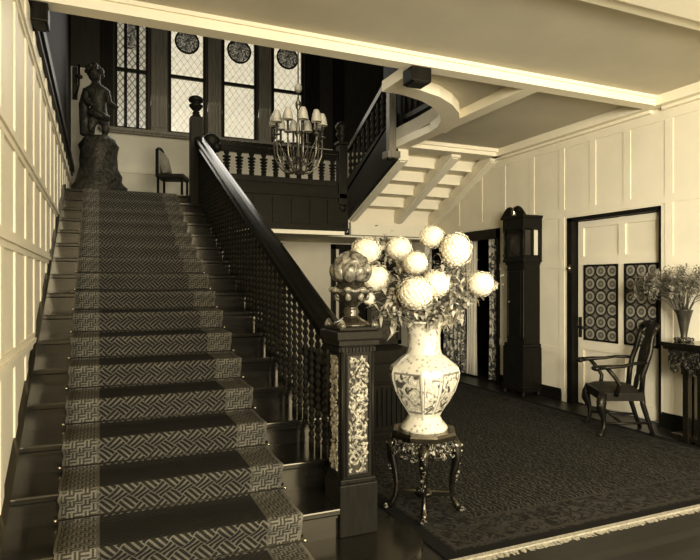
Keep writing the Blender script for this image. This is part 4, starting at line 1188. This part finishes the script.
# ------------------------------------------------------------------ curtains at the right wall opening
def curtain(name, y0, y1, mat, x, label, folds, amp=.03, top=OZ - .10, bot=.03):
    vs = []; fs = []; n = folds * 10; nz = 6
    for j in range(nz + 1):
        z = top + (bot - top) * j / nz
        for i in range(n + 1):
            f = i / n
            vs.append((x + amp * math.sin(f * folds * 2 * PI) * (1 - .15 * j / nz) + .008 * math.sin(f * 31 + j), y0 + (y1 - y0) * f, z))
    for j in range(nz):
        for i in range(n): a = j * (n + 1) + i; fs.append((a, a + 1, a + n + 2, a + n + 1))
    t = empty(name, (0, 0, 0), 0, label, 'curtain')
    o = MB().add(vs, fs, True).build('cloth', mat, t, fix=False)
    so = o.modifiers.new('t', 'SOLIDIFY'); so.thickness = .004
    MB().tube([(x, y0, top), (x, y1, top)], .012, 8).build('heading', mat, t)
    return t
curtain('curtain', 6.74, 7.0, M['print'], XR + .06, 'printed floral curtain beside the longcase clock', 4, .022)
curtain('curtain', 7.62, 8.22, M['print'], XR + .06, 'printed floral curtain behind the flowers and vase', 6, .03)
curtain('curtain', 7.36, 7.60, M['curt_plain'], XR + .085, 'plain pale curtain hanging left of the dark gap in the opening', 4, .022)

# ------------------------------------------------------------------ carved hall cabinet under the stairs, behind the newel
hc = empty('hall_cabinet', (2.27, 5.0, 0), 0, 'dark hall cabinet with bowed top and slatted doors between newel and vase', 'cabinet')
MB().box(-.45, .42, -.20, .25, .03, .74, .006).box(-.47, .44, -.22, .26, 0, .06, .006).build('carcass', M['darkx'], hc)
pl = [(-.50, .27), (-.50, -.22), (-.35, -.29), (.0, -.31), (.30, -.29), (.44, -.22), (.47, .0), (.47, .27)]
MB().prism(pl, 'z', .76, .83).prism([(a * .96, b_ * .94) for a, b_ in pl], 'z', .73, .76).build('top', M['newel'], hc)
for x0, x1 in ((-.43, -.01), (.0, .41)):
    dw = MB().box(x0, x1, -.225, -.20, .53, .70, .006).build('drawer', M['darkx'], hc)
    MB().ball(((x0 + x1) / 2, -.24, .615), .014).build('knob', M['brass'], dw)
    mb = MB().box(x0, x1, -.215, -.20, .09, .51, .004)
    for i in range(8):
        x = x0 + .03 + i * (x1 - x0 - .06) / 7; mb.box(x - .010, x + .010, -.232, -.215, .13, .47, .004)
    mb.box(x0, x1, -.228, -.215, .09, .12).box(x0, x1, -.228, -.215, .48, .51)
    mb.build('door', M['newel'], hc)
fs_ = empty('framed_panel', (2.60, 5.17, .83), 0, 'dark framed patterned panel standing on the hall cabinet behind the vase', 'panel')
w, h = .19, .58
mb = MB()
for x0, x1, z0, z1 in ((-w, -w + .045, 0, h), (w - .045, w, 0, h), (-w, w, 0, .05), (-w, w, h - .05, h)): mb.box(x0, x1, -.03, .02, z0, z1, .006)
mb.build('frame', M['dark'], fs_)
M['tapestry'] = carved('dim_tapestry', .015, .07, 22, .8, thr=(.42, .6), bump=.2)
MB().box(-w + .04, w - .04, -.01, .01, .04, h - .04).build('patterned_panel', M['tapestry'], fs_)

# ------------------------------------------------------------------ light
def area(name, loc, rot, sx, sy, power, col=(1, .965, .885)):
    l = bpy.data.lights.new(name, 'AREA'); l.shape = 'RECTANGLE'; l.size = sx; l.size_y = sy; l.energy = power; l.color = col
    o = bpy.data.objects.new(name, l); C.objects.link(o); o.location = loc; o.rotation_euler = rot; return o
# tall windows on the front side of the hall, behind the camera
area('front_window_light', (2.0, -2.5, 1.95), (R(90), 0, R(-4)), 3.8, 2.3, 520)
area('front_window_light_2', (4.9, -.9, 1.8), (R(90), 0, R(48)), 1.6, 1.8, 80)
a3 = area('side_fill_light', (.3, -1.8, 2.2), (R(84), 0, R(-42)), 1.2, 1.2, 110); a3.data.spread = R(75)  # added fill to brighten the right wall, not a window
# daylight from the landing windows; gallery fill added to light the landing wall
area('landing_window_light', (1.7, YB - .35, 4.9), (R(-60), 0, 0), 3.0, 1.8, 50)
area('gallery_fill_light', (1.2, 4.45, 4.9), (R(68), 0, 0), 2.6, 1.2, 70)
w = bpy.data.worlds.new('World'); sc.world = w; w.use_nodes = True
bg = w.node_tree.nodes['Background']; bg.inputs[0].default_value = (1, .955, .85, 1); bg.inputs[1].default_value = .6

# ------------------------------------------------------------------ camera
cam = bpy.data.cameras.new('camera'); co = bpy.data.objects.new('camera', cam); C.objects.link(co)
cam.sensor_fit = 'HORIZONTAL'; cam.sensor_width = 36; cam.lens = 579.84 / 700 * 36
cam.shift_y = (282.506 - 280) / 700
co.location = (0, 0, 1.45); co.rotation_euler = (PI / 2, 0, -.408583)
cam.clip_start = .02
sc.camera = co
sc.view_settings.view_transform = 'Standard'; sc.view_settings.look = 'None'
sc.view_settings.exposure = -0.20; sc.view_settings.gamma = 0.91
